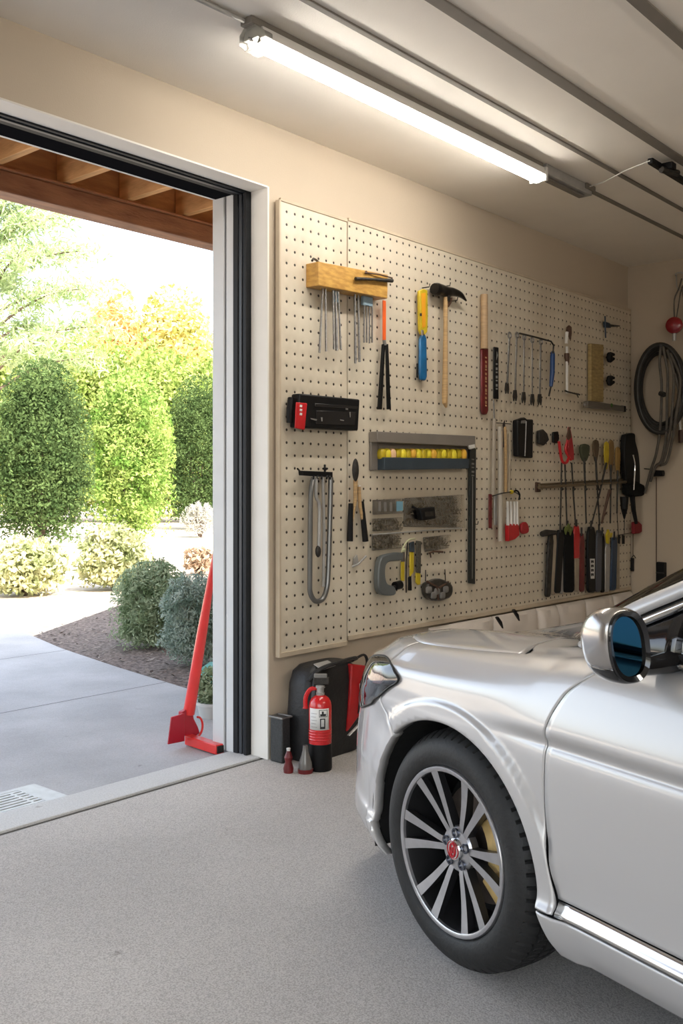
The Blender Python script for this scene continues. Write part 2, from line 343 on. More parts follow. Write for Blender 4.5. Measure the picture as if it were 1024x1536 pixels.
def pegboard(xa, xb, za, zb, label, y0_=BF, edge=()):
    t = thing('pegboard', label, 'pegboard', ((xa+xb)/2, WY-.02, za))
    MB().box((xa,y0_,za),(xb,WY-.015,zb)).build('board', pegm, t, bevel=.002, smooth=0)
    b = MB(); b.box((xa,y0_-.006,za-.012),(xb,y0_+.01,za+.012))
    if 'l' in edge: b.box((xa-.008,y0_-.006,za-.012),(xa+.004,WY-.015,zb))
    b.build('edge_strip', edgem, t, bevel=.002); b = MB(); b.box((xa,y0_-.006,zb-.006),(xb,y0_+.01,zb+.010)); b.build('edge_strip', edgem, t, bevel=.002)
    for xx in (xa+.05,xb-.09):
        for zz in (za+.05,zb-.09): b = MB(); b.box((xx,WY-.0149,zz),(xx+.04,WY-.002,zz+.04)); b.build('spacer', edgem, t)
    return t
pegboard(3.405, 3.905, .50, 2.705, 'narrow cream pegboard at left end beside the doorway', edge='l')
pegboard(3.915, 7.36, .525, 2.715, 'wide cream pegboard covering the wall up to the corner')
# low white plastic ledge below the pegboard
ledm = mat('offwhite_moulded_plastic', (.74,.67,.60), .45, 0, .10, 4, .05, 3)
t = thing('moulded_panel', 'low off-white moulded plastic panel along wall behind the car hood', 'panel', (6.1, 3.28, 0))
xs = [4.62, 5.30, 5.85, 6.13, 6.55, 7.00, 7.35]
for i in range(6):
    xa, xb = xs[i]+.004, xs[i+1]-.004
    b = MB(); P = []
    for u in np.linspace(0, 1, 17):
        x = xa+(xb-xa)*u; e = (1-(2*u-1)**6); w_ = .012*math.sin(u*9+i*2)*e
        P.append([(x, 3.315, 0), (x, 3.30-.035*e, 0), (x, 3.30-.05*e+w_, .15), (x, 3.30-.05*e-w_, .30), (x, 3.30-.04*e+w_, .42), (x, 3.30-.020*e, .485), (x, 3.315, .503)])
    b.grid(P); b.add([P[0][k] for k in range(7)], [tuple(range(7))]); b.add([P[-1][k] for k in range(7)], [tuple(range(7))[::-1]])
    b.build('panel_section', ledm, t, merge=.001, smooth=50)
for px, py in ((770,915),(745,926)):
    p = onY(px, py, 3.225); b = MB(); b.tube([p, p+Vector((.02,-.01,-.03)), p+Vector((.05,-.01,-.07))], [.018,.02,.008], 8, flat=.5); b.build('latch', M['black'], t)
# ================================================================ OUTSIDE
GZ = -.03
bm_ = MB()
slab = [(-9,3.6),(4.02,3.6),(4.27,4.99),(4.45,6.0),(4.68,7.1),(4.92,7.94),(5.0,8.25),(4.6,8.35),(-9,8.5)]
struct(MB().prism([(x,y,-.14) for x,y in slab], (0,0,.12)).build('driveway', drivem, smooth=0))
b = MB()   # control joints sawn in the slab
for a, c in (((-6,5.31),(4.33,5.31)), ((-6,7.0),(4.66,7.0)), ((2.6,8.4),(2.75,5.31))):
    d = Vector((c[0]-a[0], c[1]-a[1], 0)).normalized(); n = Vector((-d.y, d.x, 0))*.005
    A = Vector((*a, -.0195)); C_ = Vector((*c, -.0195)); b.add([A-n, C_-n, C_+n, A+n], [(0,1,2,3)])
struct(b.build('driveway_joint', mat('dark_joint_filler', (.10,.10,.10), .9), smooth=0))
def ground_mat(name, cA, cB, sc, bump):
    m = mat(name, cA, .95, 0, 0, sc, bump, sc*1.3, col2=cB, detail=6, ramp=(.38,.62)); return m
mulchm = ground_mat('wood_chip_mulch', (.22,.175,.15), (.07,.05,.042), 38, 1.0)
gravm = ground_mat('pale_gravel_soil', (.62,.53,.43), (.48,.39,.30), 14, .5)
struct(MB().box((-60,3.75,-.5),(90,110,-.055)).build('garden_ground', gravm, smooth=0))
bed = [(3.9,3.75),(4.2,4.9),(4.4,6.0),(4.62,7.1),(4.88,7.94),(5.25,8.2),(5.95,8.68),(6.9,9.35),(8.6,10.5),(12,10.6),(13,7),(12,3.75)]  # far edge drawn along the shadow line; ground beyond is paler to read sunlit
struct(MB().prism([(x,y,-.1) for x,y in bed], (0,0,.06)).build('mulch_bed', mulchm, smooth=0))
# loose chips
v = []; f = []
for i in range(5200):
    x = rng.uniform(4.0, 10); y = rng.uniform(4.2, 11.4)
    edge = 4.0+(y-3.75)*.215 if y < 8.3 else 5.0+(y-8.3)*.72
    if x < edge+.02 or y > 8.2+(x-5.2)*.70: continue  # chips end at the same shadow line
    a = rng.uniform(0, PI); L_ = rng.uniform(.012,.035); W_ = L_*.4; tz = rng.uniform(-.4,.4)
    d = Vector((math.cos(a), math.sin(a), tz))*L_; n = Vector((-math.sin(a), math.cos(a), rng.uniform(-.3,.3)))*W_; c = Vector((x,y,-.03))
    k = len(v); v += [c-d, c-n, c+d, c+n]; f.append((k,k+1,k+2,k+3))
o = MB().add(v, f).build('wood_chips', mat('wood_chips_pale', (.31,.26,.22), .9, 0, .7, 3), smooth=0, weld=False); tag(o, 'loose wood chips strewn over the mulch bed beside the driveway', 'wood chips', kind='stuff')
# drain grate
gx0, gx1, gy0, gy1 = .9, 2.43, 3.615, 3.90
t = thing('drain_grate', 'pale metal drain grate set in the driveway at the garage threshold', 'drain grate', ((gx0+gx1)/2, (gy0+gy1)/2, -.02))
gm = mat('galvanised_grate', (.62,.63,.63), .5, .2, .15, 20)
b = MB(); b.box((gx0,gy0,-.022),(gx1,gy0+.035,-.012)); b.box((gx0,gy1-.03,-.022),(gx1,gy1,-.012)); b.box((gx1-.10,gy0+.035,-.022),(gx1,gy1-.03,-.012)); b.box((gx0,gy0+.035,-.022),(gx0+.05,gy1-.03,-.012)); b.build('grate_frame', gm, t, smooth=0)
b = MB(); b.box((gx0+.03,gy0+.02,-.0198),(gx1-.08,gy1-.02,-.0190)); b.box((gx0,gy1,-.0199),(gx1+.008,gy1+.008,-.0178)); b.box((gx1,gy0,-.0199),(gx1+.008,gy1,-.0178)); b.box((gx0,gy0-.006,-.0199),(gx1+.008,gy0,-.0178)); b.build('grate_pit', mat('dark_grate_pit', (.03,.03,.033), .9), t, smooth=0)
b = MB()
for k in range(7): yy = gy0+.042+k*.032; b.box((gx0+.04,yy,-.0195),(gx1-.09,yy+.019,-.013))
for k in range(9): xx = gx0+.1+k*.16; b.box((xx,gy0+.03,-.0195),(xx+.012,gy1-.03,-.0135))
b.build('grate_bars', gm, t, smooth=0)
# patio roof: beam, rim board, joists, deck boards
wdm = lambda n, c, c2: mat(n, c, .6, 0, 0, 3.2, .3, 20, col2=c2, stretch=(1.2,6,6), detail=8)
beamM = wdm('redwood_beam', (.36,.17,.09), (.20,.085,.045)); joistM = mat('bounce_lit_joist', (.88,.52,.22), .6, 0, 0, 3.5, .3, 16, col2=(.62,.32,.12), stretch=(6,1.2,6), detail=8); deckM = wdm('roof_board_timber', (.62,.33,.14), (.40,.19,.08))  # joists and boards coloured brighter to stand in for sunlight bounced onto them
struct(MB().box((-2.2,4.55,2.817),(8,4.69,2.925)).build('patio_beam', beamM, bevel=.006))
struct(MB().box((-2.2,4.62,2.938),(8,4.66,3.168)).build('rim_board', deckM, bevel=.004))
struct(MB().box((-2.2,4.53,2.925),(8,4.70,2.938)).build('beam_cap', wdm('beam_cap_timber', (.42,.19,.10), (.30,.13,.06)), bevel=.003))
for k in range(16):
    xx = -1.91+k*.41
    struct(MB().box((xx,3.72,2.945),(xx+.045,4.615,3.17)).build('roof_joist', joistM, bevel=.003), label='timber roof joist over the patio')
struct(MB().prism([(x,y,3.171) for x,y in ((-2.2,3.70),(-2.2,5.0),(4.5,5.0),(8.2,7.5),(8.2,3.70))], (0,0,.04)).build('patio_roof', deckM, smooth=0))  # slanted edge shaped to cast the sun's shadow line on the garden
struct(MB().prism([(x,y,3.22) for x,y in ((-2.2,-5.6),(-2.2,5.05),(4.5,5.05),(9.3,8.2),(12,8.2),(12,-5.6))], (0,0,.10)).build('roof', mat('grey_roof_felt', (.15,.14,.13), .9), smooth=0))  # unseen roof, outline cut to shape its sun shadow
for xx, yy in ((8.0,6.9),): struct(MB().box((xx,yy,-.03),(xx+.12,yy+.12,3.17)).build('patio_post', beamM, bevel=.004))
# forecourt south of the garage, beyond the closed wall
struct(MB().box((-20,-30,-.2),(25,-5.4,-.03)).build('forecourt', concrete('forecourt_concrete', (.5,.49,.46), (0,0,0), (.42,.41,.39), 40, .1), smooth=0))

# ---------------------------------------------------------------- plants
def leaf_cloud(pts, nrm, size, asp=.5, jit=.9, mb=None):
    n = len(pts); d = rng.normal(size=(n,3)); d /= np.linalg.norm(d,axis=1)[:,None]
    N_ = nrm*(1-jit)+rng.normal(size=(n,3))*jit; N_ /= np.linalg.norm(N_,axis=1)[:,None]
    u = np.cross(N_, d); u /= np.linalg.norm(u,axis=1)[:,None]+1e-9; w_ = np.cross(N_, u)
    s_ = size*rng.uniform(.6,1.3,size=(n,1)); V = np.stack([pts-u*s_, pts-w_*s_*asp, pts+u*s_, pts+w_*s_*asp], 1)
    return V.reshape(-1,3)
def mesh_quads(name, V, m, parent, origin):
    n = len(V)//4; me = bpy.data.meshes.new(name); me.vertices.add(n*4); me.vertices.foreach_set('co', (V-np.array(origin)).ravel())
    me.loops.add(n*4); me.loops.foreach_set('vertex_index', np.arange(n*4)); me.polygons.add(n); me.polygons.foreach_set('loop_start', np.arange(n)*4); me.polygons.foreach_set('loop_total', np.full(n,4))
    me.update(); me.materials.append(m); o = bpy.data.objects.new(name, me); COL.objects.link(o); o.parent = parent; return o
def blob(c, r, n, lumps=7, rough=.22, shell=.35, top=None):
    """points gathered in leafy clumps all over an uneven crown"""
    K = max(20, lumps*9); u = rng.normal(size=(K,3)); u /= np.linalg.norm(u,axis=1)[:,None]; cr = rng.uniform(1-rough*1.3, 1.0, size=K)*rng.choice([1,1,1,.75], size=K)
    idx = rng.integers(0, K, n); cs = rng.uniform(.10,.20,size=K)*(1+rough)
    e = rng.normal(size=(n,3)); e[:,2] = np.abs(e[:,2])*1.1-.3
    p = u[idx]*cr[idx][:,None]*.93 + e*cs[idx][:,None]
    m_ = rng.random(n) < .3; q = rng.normal(size=(n,3)); q /= np.linalg.norm(q,axis=1)[:,None]; p[m_] = q[m_]*(rng.uniform(.55,.9,size=(n,1)))[m_]
    ln = np.linalg.norm(p,axis=1)[:,None]; U = p/ln
    p = np.where(ln > 1.12, U*1.12, p)
    if top is not None:            # squarer, upright crown
        z = np.clip(p[:,2:3],-1,1); flat = np.sqrt(np.clip(1-z*z, .02, 1)); want = np.clip(1-np.abs(z)**np.where(z < 0, 12, 3.2), .05, 1)**.5; p[:,:2] *= (want/flat)**np.where(z < 0, 1, 1-top)
    return p*np.array(r)+np.array(c), U
def shrub(name, label, cat, base, r, n, size, lm, stemm=None, asp=.5, top=None, rough=.25, group=None, shell=.4, jit=.8, lumps=9, inner=True):
    b = Vector(base); t = thing(name, label, cat, b, group=group)
    c = (b.x, b.y, b.z+r[2]*.95); P, U = blob(c, r, n, rough=rough, top=top, shell=shell, lumps=lumps)
    sprig = []
    s_ = MB(); h = r[2]
    if cat == 'shrub':
        for k in range(26):
            a = rng.uniform(0, 2*PI); q = rng.uniform(.15,.8); e = Vector((math.cos(a)*r[0]*q, math.sin(a)*r[1]*q, h*2*(1-.25*q*q)*rng.uniform(.97,1.12))); s_.tube([b, b+e*.6, b+e], [.006,.004,.002], 4); n2 = 60; f_ = rng.uniform(.72,1,size=(n2,1)); sprig.append(np.array(b)+np.array(e)*f_+rng.normal(size=(n2,3))*r[0]*.045)
    for k in range(6):
        a = k*1.05; e = Vector((math.cos(a)*r[0]*.55, math.sin(a)*r[1]*.55, h*1.25)); s_.tube([b, b+e*.4+Vector((0,0,h*.15)), b+e], [size*.5+.012,size*.35+.008,.004], 5)
    if sprig: P = np.concatenate([P]+sprig); U = np.concatenate([U]+[np.tile([0,0,1.],(60,1))]*len(sprig))
    P[:,2] = np.maximum(P[:,2], b.z+.01); V = leaf_cloud(P, U, size, asp, jit); mesh_quads('foliage', V, lm, t, b)
    s_.build('stem', stemm or barkM, t); return t
barkM = mat('bark', (.16,.11,.08), .9, 0, .5, 12)
Ldark = leafmat('dark_cypress_leaf', (.05,.085,.03), (.115,.17,.06), 2.5); Lmid = leafmat('bright_green_leaf', (.13,.24,.045), (.40,.50,.15), 2.2); Lyel = leafmat('yellow_green_leaf', (.20,.30,.06), (.50,.56,.20), 1.5)
Lolive = leafmat('pale_olive_leaf', (.30,.34,.15), (.70,.68,.42), 5); Lblue = leafmat('blue_green_leaf', (.19,.26,.20), (.46,.53,.46), 9); Lfront = leafmat('dusky_green_leaf', (.17,.235,.12), (.44,.51,.34), 9)
Lor = leafmat('autumn_orange_leaf', (.72,.42,.16), (.85,.68,.35), 1.2); Lpine = leafmat('pine_needle', (.28,.38,.16), (.52,.60,.36), 1.5); Lgrey = leafmat('grey_twig_leaf', (.38,.38,.34), (.6,.58,.52), 5)
def gp(px, py): return onZ(px, py, -.05)
def G(px, py, w_px, top_py):
    p = gp(px, py); d = (p.x*FW.x+p.y*FW.y); return p, w_px/F*d/2, (EYE+(735-top_py)/F*d+.05)/2
# columnar hedge trees
def colt(px, py, wpx, top, lm, label, n=9000, size=.10, name='cypress_tree', cat='tree', tp=.8, depth=1.0, group='clipped conifers behind the garden', rough=.16):
    p, rx, rz = G(px, py, wpx, top); shrub(name, label, cat, p, (rx, rx*depth, rz), n, size, lm, asp=.45, top=tp, rough=rough, group=None, shell=.25, lumps=26)
colt(62, 822, 138, 548, Ldark, 'dark green upright conifer at the left end of garden hedge', 34000, .05)
colt(196, 808, 118, 560, Lmid, 'bright yellow-green upright conifer between the two dark ones', 26000, .06)
colt(300, 794, 100, 570, Ldark, 'dark green upright conifer beside the doorway jamb', 28000, .052)
# sunlit hedge behind
for i, (px, top, wp) in enumerate(((-60,505,150),(20,500,120),(110,492,130),(200,508,120),(285,525,130),(370,520,120))):
    p = onZ(px, 783, -.05); d = p.x*FW.x+p.y*FW.y
    shrub('hedge_tree', ['tall pale yellow-green tree seen past the frame edge', 'tall yellow-green tree rising behind the left dark conifer', 'tall yellow-green tree behind gap between dark and bright conifers', 'tall yellow-green tree behind the bright conifer', 'tall yellow-green tree behind dark conifer by the jamb', 'yellow-green tree hidden behind the doorway jamb'][i], 'tree', p, (wp/F*d/2*1.15, 2.4, (EYE+(735-top)/F*d)/2), 22000, .11, Lyel, top=.3, rough=.2, lumps=20, shell=.3)
# autumn trees further back
for px, top, wp, lm, lab in ((165,428,100,Lor,'orange autumn tree far behind the hedge trees'), (262,438,125,leafmat('olive_gold_leaf', (.42,.42,.12), (.8,.66,.3), .8),'gold and green tree behind hedge near the doorway jamb')):
    p = onZ(px, 775, -.05); d = p.x*FW.x+p.y*FW.y
    shrub('autumn_tree', lab, 'tree', p, (wp/F*d/2, wp/F*d/2, (EYE+(735-top)/F*d)/2), 18000, .16, lm, top=.5, rough=.45, lumps=14, shell=.6)
# pine with drooping limbs
p = onZ(-22, 800, -.05); dpt = p.x*FW.x+p.y*FW.y; t = thing('pine_tree', 'tall pine with long drooping pale needled limbs at upper left', 'tree', p)
b = MB(); hT = 12.5; b.tube([p, p+Vector((0,0,hT*.5)), p+Vector((.1,0,hT))], [.3,.2,.04], 10); b.build('trunk', barkM, t)
tw = MB(); V = []
for k in range(46):
    h = 4.2+k*.19; a = 2.399*k; L_ = (3.9-(h-4.2)*.30)*rng.uniform(.8,1.1); d_ = Vector((math.cos(a), math.sin(a), 0))
    Q = [p+Vector((0,0,h))+d_*(L_*u)+Vector((0,0,L_*(.42*u-.05*u*u+.10*math.sin(3*u)))) for u in np.linspace(0,1,9)]
    tw.tube(Q, [.05*(1-i/9)+.008 for i in range(9)], 5)
    for q in range(3, 9):
        n = 110; e = rng.normal(size=(n,3))*np.array([.30,.30,.20])*(.6+.05*q)*1.15; P = np.array(Q[q])+e
        V.append(leaf_cloud(P, np.tile([0,0,1.],(n,1)), .16, .16, .9))
tw.build('branch', barkM, t); mesh_quads('needles', np.concatenate(V), Lpine, t, p)
# low shrubs
def low(px, py, wp, top, lm, n, size, label, name='garden_shrub', square=.75, **k):
    p, rx, rz = G(px, py, wp, top); return shrub(name, label, 'shrub', p, (rx, rx*.9, rz), n, size, lm, top=square, **k)
low(38, 893, 118, 812, Lolive, 7000, .042, 'rounded pale yellow-green shrub at the left edge of garden', rough=.3, lumps=20)
low(170, 884, 108, 792, Lolive, 7000, .042, 'rounded pale sunlit shrub in front of the bright conifer', rough=.3, lumps=20)
low(298, 862, 56, 824, leafmat('russet_leaf', (.42,.30,.20), (.66,.52,.38), 6), 900, .045, 'small sparse russet shrub near the jamb', rough=.5)
low(300, 806, 56, 757, Lgrey, 2500, .07, 'grey twiggy bush below the dark conifer by the jamb', rough=.4, asp=.15)
low(228, 972, 116, 846, Lfront, 24000, .020, 'large dusky green shrub at the mulch edge in shade', rough=.5, lumps=9, asp=.32, square=.8)
low(292, 1000, 104, 866, Lblue, 20000, .018, 'blue-green shrub growing behind the red metal bar', rough=.5, lumps=9, asp=.32, square=.8)
# potted plant and green sheet by the jamb
pp = onZ(312, 1076, -.02); t = thing('potted_plant', 'small leafy plant in white pot behind the red bar', 'potted plant', (3.86, 4.30, -.02))
o_ = Vector((3.86,4.30,-.02)); b = MB(); b.lathe([(.085,0),(.10,.07),(.108,.072),(.108,.09),(.095,.09),(.09,.07),(0,.07)], o_, seg=28); b.build('pot', mat('white_glazed_pot', (.5,.5,.48), .35), t)
P, U = blob((o_.x,o_.y,o_.z+.17), (.13,.13,.11), 1500); mesh_quads('foliage', leaf_cloud(P,U,.018,.5,.8), Lfront, t, o_)
b = MB(); [b.tube([o_+Vector((0,0,.12)), o_+Vector((.06*math.cos(a),.06*math.sin(a),.26))], [.006,.003], 5) for a in range(6)]; b.build('stem', barkM, t)
tq = mat('teal_tarpaulin', (.06,.33,.28), .4, 0, .35, 5, .5, 8)
q = Vector((4.25, 4.62, -.04)); b = MB(); P = []
for i in range(15):
    a = i/14; P.append([(q.x+(.0+.22*math.sin(PI*k/10))*math.cos(a*2*PI), q.y+.22*math.sin(PI*k/10)*math.sin(a*2*PI), q.z+.25*(1-k/10)**.6+.02*math.sin(7*a*PI+k)) for k in range(11)])
b.grid(P); tag(b.build('garden_bag', tq, merge=.002, smooth=60), 'crumpled teal plastic bag on the ground behind the red bar', 'plastic bag')
# ---------------------------------------------------------------- red steel bar tool leaning on the jamb
redS = mat('bright_red_paint', (.78,.035,.03), .32, 0, .12, 9, coat=.4); redD = mat('deep_red_paint', (.42,.012,.03), .4, 0, .2, 7)
base = Vector((3.37, 3.93, -.02))
topp = onY(324, 822, 3.728); t = thing('digging_bar', 'red steel bar with blade and square foot leaning on the doorway jamb', 'bar tool', base)
p0 = onY(283, 1070, 3.93); b = MB(); b.tube([p0, p0.lerp(topp,.5), topp], [.031,.026,.012], 16); b.build('shaft', redS, t)
def Yp(px, py, Y): return onY(px, py, Y)
b = MB(); b.prism([Yp(*q, 3.915) for q in ((273,1068),(288,1060),(291,1078),(297,1090),(300,1100),(294,1104),(276,1104),(272,1090))], (0,.03,0)); b.build('bracket', redD, t, bevel=.004)
b = MB(); b.prism([Yp(257,1076,3.90), Yp(277,1070,3.90), Yp(277,1112,3.90), Yp(252,1117,3.90)], (.004,.012,0)); b.build('blade', redD, t, bevel=.003)
f0 = onZ(283, 1107, .015); f1 = onZ(330, 1122, .015)
d = (f1-f0).normalized(); n_ = Vector((-d.y, d.x, 0)); b = MB(); b.obox((f0+f1)/2+Vector((0,0,-.006)), d*((f1-f0).length/2), n_*.026, Vector((0,0,.024))); b.build('foot', redS, t, bevel=.004)
b = MB(); b.obox(f1+Vector((0,0,-.006))+d*.001, d*.004, n_*.020, Vector((0,0,.018))); b.build('foot_end', M['dsteel'], t, bevel=.002)
b = MB(); pc = Yp(296,1090,3.90); b.tube([pc+Vector((.035*math.cos(a),0,.05*math.sin(a))) for a in np.linspace(-1.6,1.6,12)], .006, 8); b.build('hook', redS, t)
# ================================================================ CAR
# car-local frame: x forward (0 at front axle), y left (outer side plane at HWID), z up
HWID = .90; CB = math.radians(72.2); CL = Vector((-math.sin(CB), math.cos(CB), 0)); CW = Vector((2.186, 1.507, 0))
car_loc = CW-CL*HWID
car = thing('car', 'silver-white car parked with its front towards the pegboard wall', 'car', car_loc, CB)
def carpart(mb, name, m, par=None, **k):
    k.setdefault('local', True); return mb.build(name, m, par or car, **k)
def paintmat():
    m = bpy.data.materials.new('silver_car_paint'); m.use_nodes = True; nt = m.node_tree; N = nt.nodes; L = nt.links; b = N['Principled BSDF']
    b.inputs['Base Color'].default_value = (.545,.535,.53,1); b.inputs['Metallic'].default_value = .45; b.inputs['Roughness'].default_value = .42
    b.inputs['Coat Weight'].default_value = 1; b.inputs['Coat Roughness'].default_value = .05; b.inputs['Coat IOR'].default_value = 1.5
    return m
PAINT = paintmat(); DARKIN = mat('black_car_underbody', (.006,.006,.006), .9)
TRIMC = mat('satin_chrome_trim', (.72,.71,.69), .18, 1.); GLOSSB = mat('gloss_black_trim', (.008,.008,.009), .12, 0, coat=.6)
# plan outline (distance forward, inset from the side plane)
pc = np.array([(-3.72,.9),(-3.70,.5),(-3.64,.25),(-3.5,.11),(-3.2,.03),(-2.7,0),(-1.5,0),(0,0),(.22,.0),(.36,.012),(.48,.045),(.60,.098),(.70,.152),(.78,.215),(.86,.33),(.92,.5),(.955,.7),(.965,.9)])
cum = np.concatenate([[0],np.cumsum(np.linalg.norm(np.diff(pc,axis=0),axis=1))]); fs_, fw_ = sp(cum, pc[:,0]), sp(cum, pc[:,1])
T_OF_S = sp(pc[:,0]+np.arange(len(pc))*1e-7, cum)       # arc length for a given s (side part)
def plan(t):
    t = np.asarray(t, float); e = .004; s, w = fs_(t), fw_(t); ds, dw = fs_(t+e)-fs_(t-e), fw_(t+e)-fw_(t-e); L_ = np.hypot(ds,dw)+1e-9
    return s, w, -dw/L_, ds/L_          # inward normal in (s,w)
HZ = sp([-.6,-.4,-.2,-.05,.1,.47,.69,.87,.95,1.0],[.955,.925,.897,.882,.870,.848,.818,.765,.72,.66])
SAG = sp([0,.36,.6,.9,1.8],[0,0,.030,.052,.052])
def topz(s, w, d=None):
    s = np.asarray(s,float); w = np.asarray(w,float)
    if d is None: d = w
    return HZ(s)-.022*np.exp(-np.clip(d-.13,0,9)/.14)-.018*np.clip((s-.55)/.3,0,1)*np.exp(-np.clip(d-.1,0,9)/.2)-SAG(w)*np.clip((1.05-s)/.5,.15,1)
SEAMX = sp([.2,.32,.43,.567,.71,.82,.885,.95],[-.415,-.413,-.389,-.373,-.38,-.424,-.492,-.53])
ARC = (.008,.325,.365,.352)            # wheel arch centre and radii
ARC2 = (-2.72,.325,.365,.352)
SUB = 6; BUMP = .335
def profile(t):
    """control (height, inset) per row, arrays over t"""
    s, w, ns, nw = plan(t); one = np.ones_like(s)
    nose = np.clip((s-.30)/.45,0,1); cf = np.clip((-s-.12)/.35,0,1); cf = cf*cf*(3-2*cf)
    sh = s+ns*.13; wh = w+nw*.13; zt = topz(sh, wh, .13+.066*nose)
    zt = np.where(s < -.42, np.clip(.905-.0*s,0,2), zt); bl = np.clip((-s-.30)/.14,0,1); zt = topz(np.clip(sh,-.42,2), wh, .13+.066*nose)*(1-bl)+.912*bl
    zt = np.where(s < -3.2, .912+.05*np.clip((-s-3.2)/.4,0,1), zt)
    k7 = np.minimum(.735, zt-.105); lean = lambda z: .075*nose*np.clip((z-.48)/.3,0,1)**1.5
    C = [(.20*one,.050-.038*nose),(.245*one,.018-.022*nose),(.305*one,.0*one),(.345*one,.012*one-.010*nose),(.48*one,.006*one),(k7-.075,.0*one),(k7-.036,.008*cf),(k7,-.007*cf+.0),(k7+(zt-k7)*.42,.008+.004*cf),(zt-.042,.040*one),(zt-.010,.088*one),(zt,.130*one)]
    return s, w, ns, nw, [(z, ww+lean(z)) for z, ww in C]
def arch_q(s, z, cx, cz, rx, rz, grow=1.):
    e = np.where((z < cz) & (s < cx), 1, 0); dz = np.where(e > 0, 0*z, z-cz); rr = rx+np.where(e > 0, (cz-z)*.32, 0)
    return np.hypot((s-cx)/(rr*grow), dz/(rz*grow))
def bulge(s, z):
    out = 0*s
    for cx, cz, rx, rz in (ARC, ARC2):
        q = arch_q(s, z, cx, cz, rx, rz); f = np.where(q < 1.115, 1, np.clip((1.155-q)/.04,0,1)); f = f*f*(3-2*f)
        out = out-.012*f*np.clip((.78-z)/.05,0,1)-.005*np.clip(1-(q-1)/.5,0,1)**2*np.clip((.80-z)/.1,0,1)
    return out
def side(t, u, inset=0., seam=True):
    """surface point for arc t (array n) and row u (0..11, array m) -> (n,m,3) in car frame"""
    s, w, ns, nw, C = profile(t); k = np.arange(12.); u = np.asarray(u,float)
    Z = np.stack([c[0] for c in C],1); W_ = np.stack([c[1] for c in C],1)
    i = np.clip(np.floor(u).astype(int),0,10); f = u-i
    def cr(A):
        a0 = A[:,np.clip(i-1,0,11)]; a1 = A[:,i]; a2 = A[:,i+1]; a3 = A[:,np.clip(i+2,0,11)]
        return .5*((2*a1)+(a2-a0)*f+(2*a0-5*a1+4*a2-a3)*f*f+(3*a1-a0-3*a2+a3)*f**3)
    z = cr(Z); wi = cr(W_); S = s[:,None]+0*z; 
    wt = np.clip(1-np.abs(S+.40)/.16,0,1)[:]
    S2 = S+((SEAMX(z)+.40)*wt if seam else 0)
    S2 = S2-(lambda q: .10*q*q*(3-2*q))(np.clip((.675-z)/.085,0,1))*np.clip(1-np.abs(S-BUMP)/.11,0,1)*(z > .3)
    wi = wi+bulge(S2, z)*(np.abs(nw)[:,None] > .3)+inset
    return np.stack([S2+ns[:,None]*wi, HWID-(w[:,None]+nw[:,None]*wi), z],-1)
def side_w(s, z):                        # inset of the flat side at a given place
    P = side(T_OF_S(np.array([s])), np.linspace(0,11,140), seam=False)[0]; j = np.argmin(abs(P[:,2]-z)); return HWID-P[j,1]
def arch_cut(P, grow=1.0, lip=True):
    """grid -> verts, faces with wheel arches removed; edge vertices pulled onto the arch line and turned inwards"""
    a, b = P.shape[:2]; V = P.reshape(-1,3).copy(); ins = np.zeros(len(V),bool)
    for cx, cz, rx, rz in (ARC, ARC2):
        q = arch_q(V[:,0], V[:,2], cx, cz, rx, rz, grow); q = np.where(V[:,1] < HWID-.3, 9, q)
        m_ = q < 1; ins |= m_; f = 1/np.maximum(q,1e-3); low_ = (V[:,2] < cz) & (V[:,0] < cx); N_ = np.stack([cx+(V[:,0]-cx)*f, V[:,1], np.where(low_, V[:,2], cz+(V[:,2]-cz)*f)],1)
        V = np.where(m_[:,None], N_, V)
    F_ = [q for i in range(a-1) for j in range(b-1) for q in [(i*b+j, i*b+j+1, (i+1)*b+j+1, (i+1)*b+j)] if sum(ins[k] for k in q) < 4]
    if lip and grow == 1.0:
        cnt = {}
        for f in F_:
            for k in range(4):
                e = tuple(sorted((f[k], f[(k+1)%4]))); cnt[e] = cnt.get(e,0)+1
        ed = [e for e, c in cnt.items() if c == 1 and ins[e[0]] and ins[e[1]]]; new = {}; extra = []
        for e in ed:
            for k in e:
                if k not in new:
                    p = V[k]; c_ = ARC if p[0] > -1.3 else ARC2; d = np.array([p[0]-c_[0],0,p[2]-c_[1]]); d /= np.linalg.norm(d)
                    new[k] = len(V)+len(extra); extra += [p-d*.004+np.array([0,-.004,0]), p-d*.004+np.array([0,-.03,0])]
        if extra:
            V = np.concatenate([V, np.array(extra)])
            for a_, b_ in ed: F_ += [(a_, b_, new[b_], new[a_]), (new[a_], new[b_], new[b_]+1, new[a_]+1)]
    return V, F_
def mirror(V): V = np.array(V, float).reshape(-1,3).copy(); V[:,1] *= -1; return V
def both(name, V, F_, m, par=None, **k):
    V = np.asarray(V, float).reshape(-1,3); used = sorted({i for f in F_ for i in f}); mp = {o: n for n, o in enumerate(used)}; Vu = V[used]; Fu = [tuple(mp[i] for i in f) for f in F_]
    a = carpart(MB().add(Vu.tolist(), Fu), name, m, par, **k)
    b_ = carpart(MB().add(mirror(Vu).tolist(), [f[::-1] for f in Fu]), name, m, par, **k); return a, b_
def rows(u0, u1, n=SUB): return np.linspace(u0, u1, int(round((u1-u0)*n))+1)
def ts(s0, s1, n): return np.linspace(float(T_OF_S(s0)), float(T_OF_S(s1)), n)
g = .0022
TEND = cum[-1]
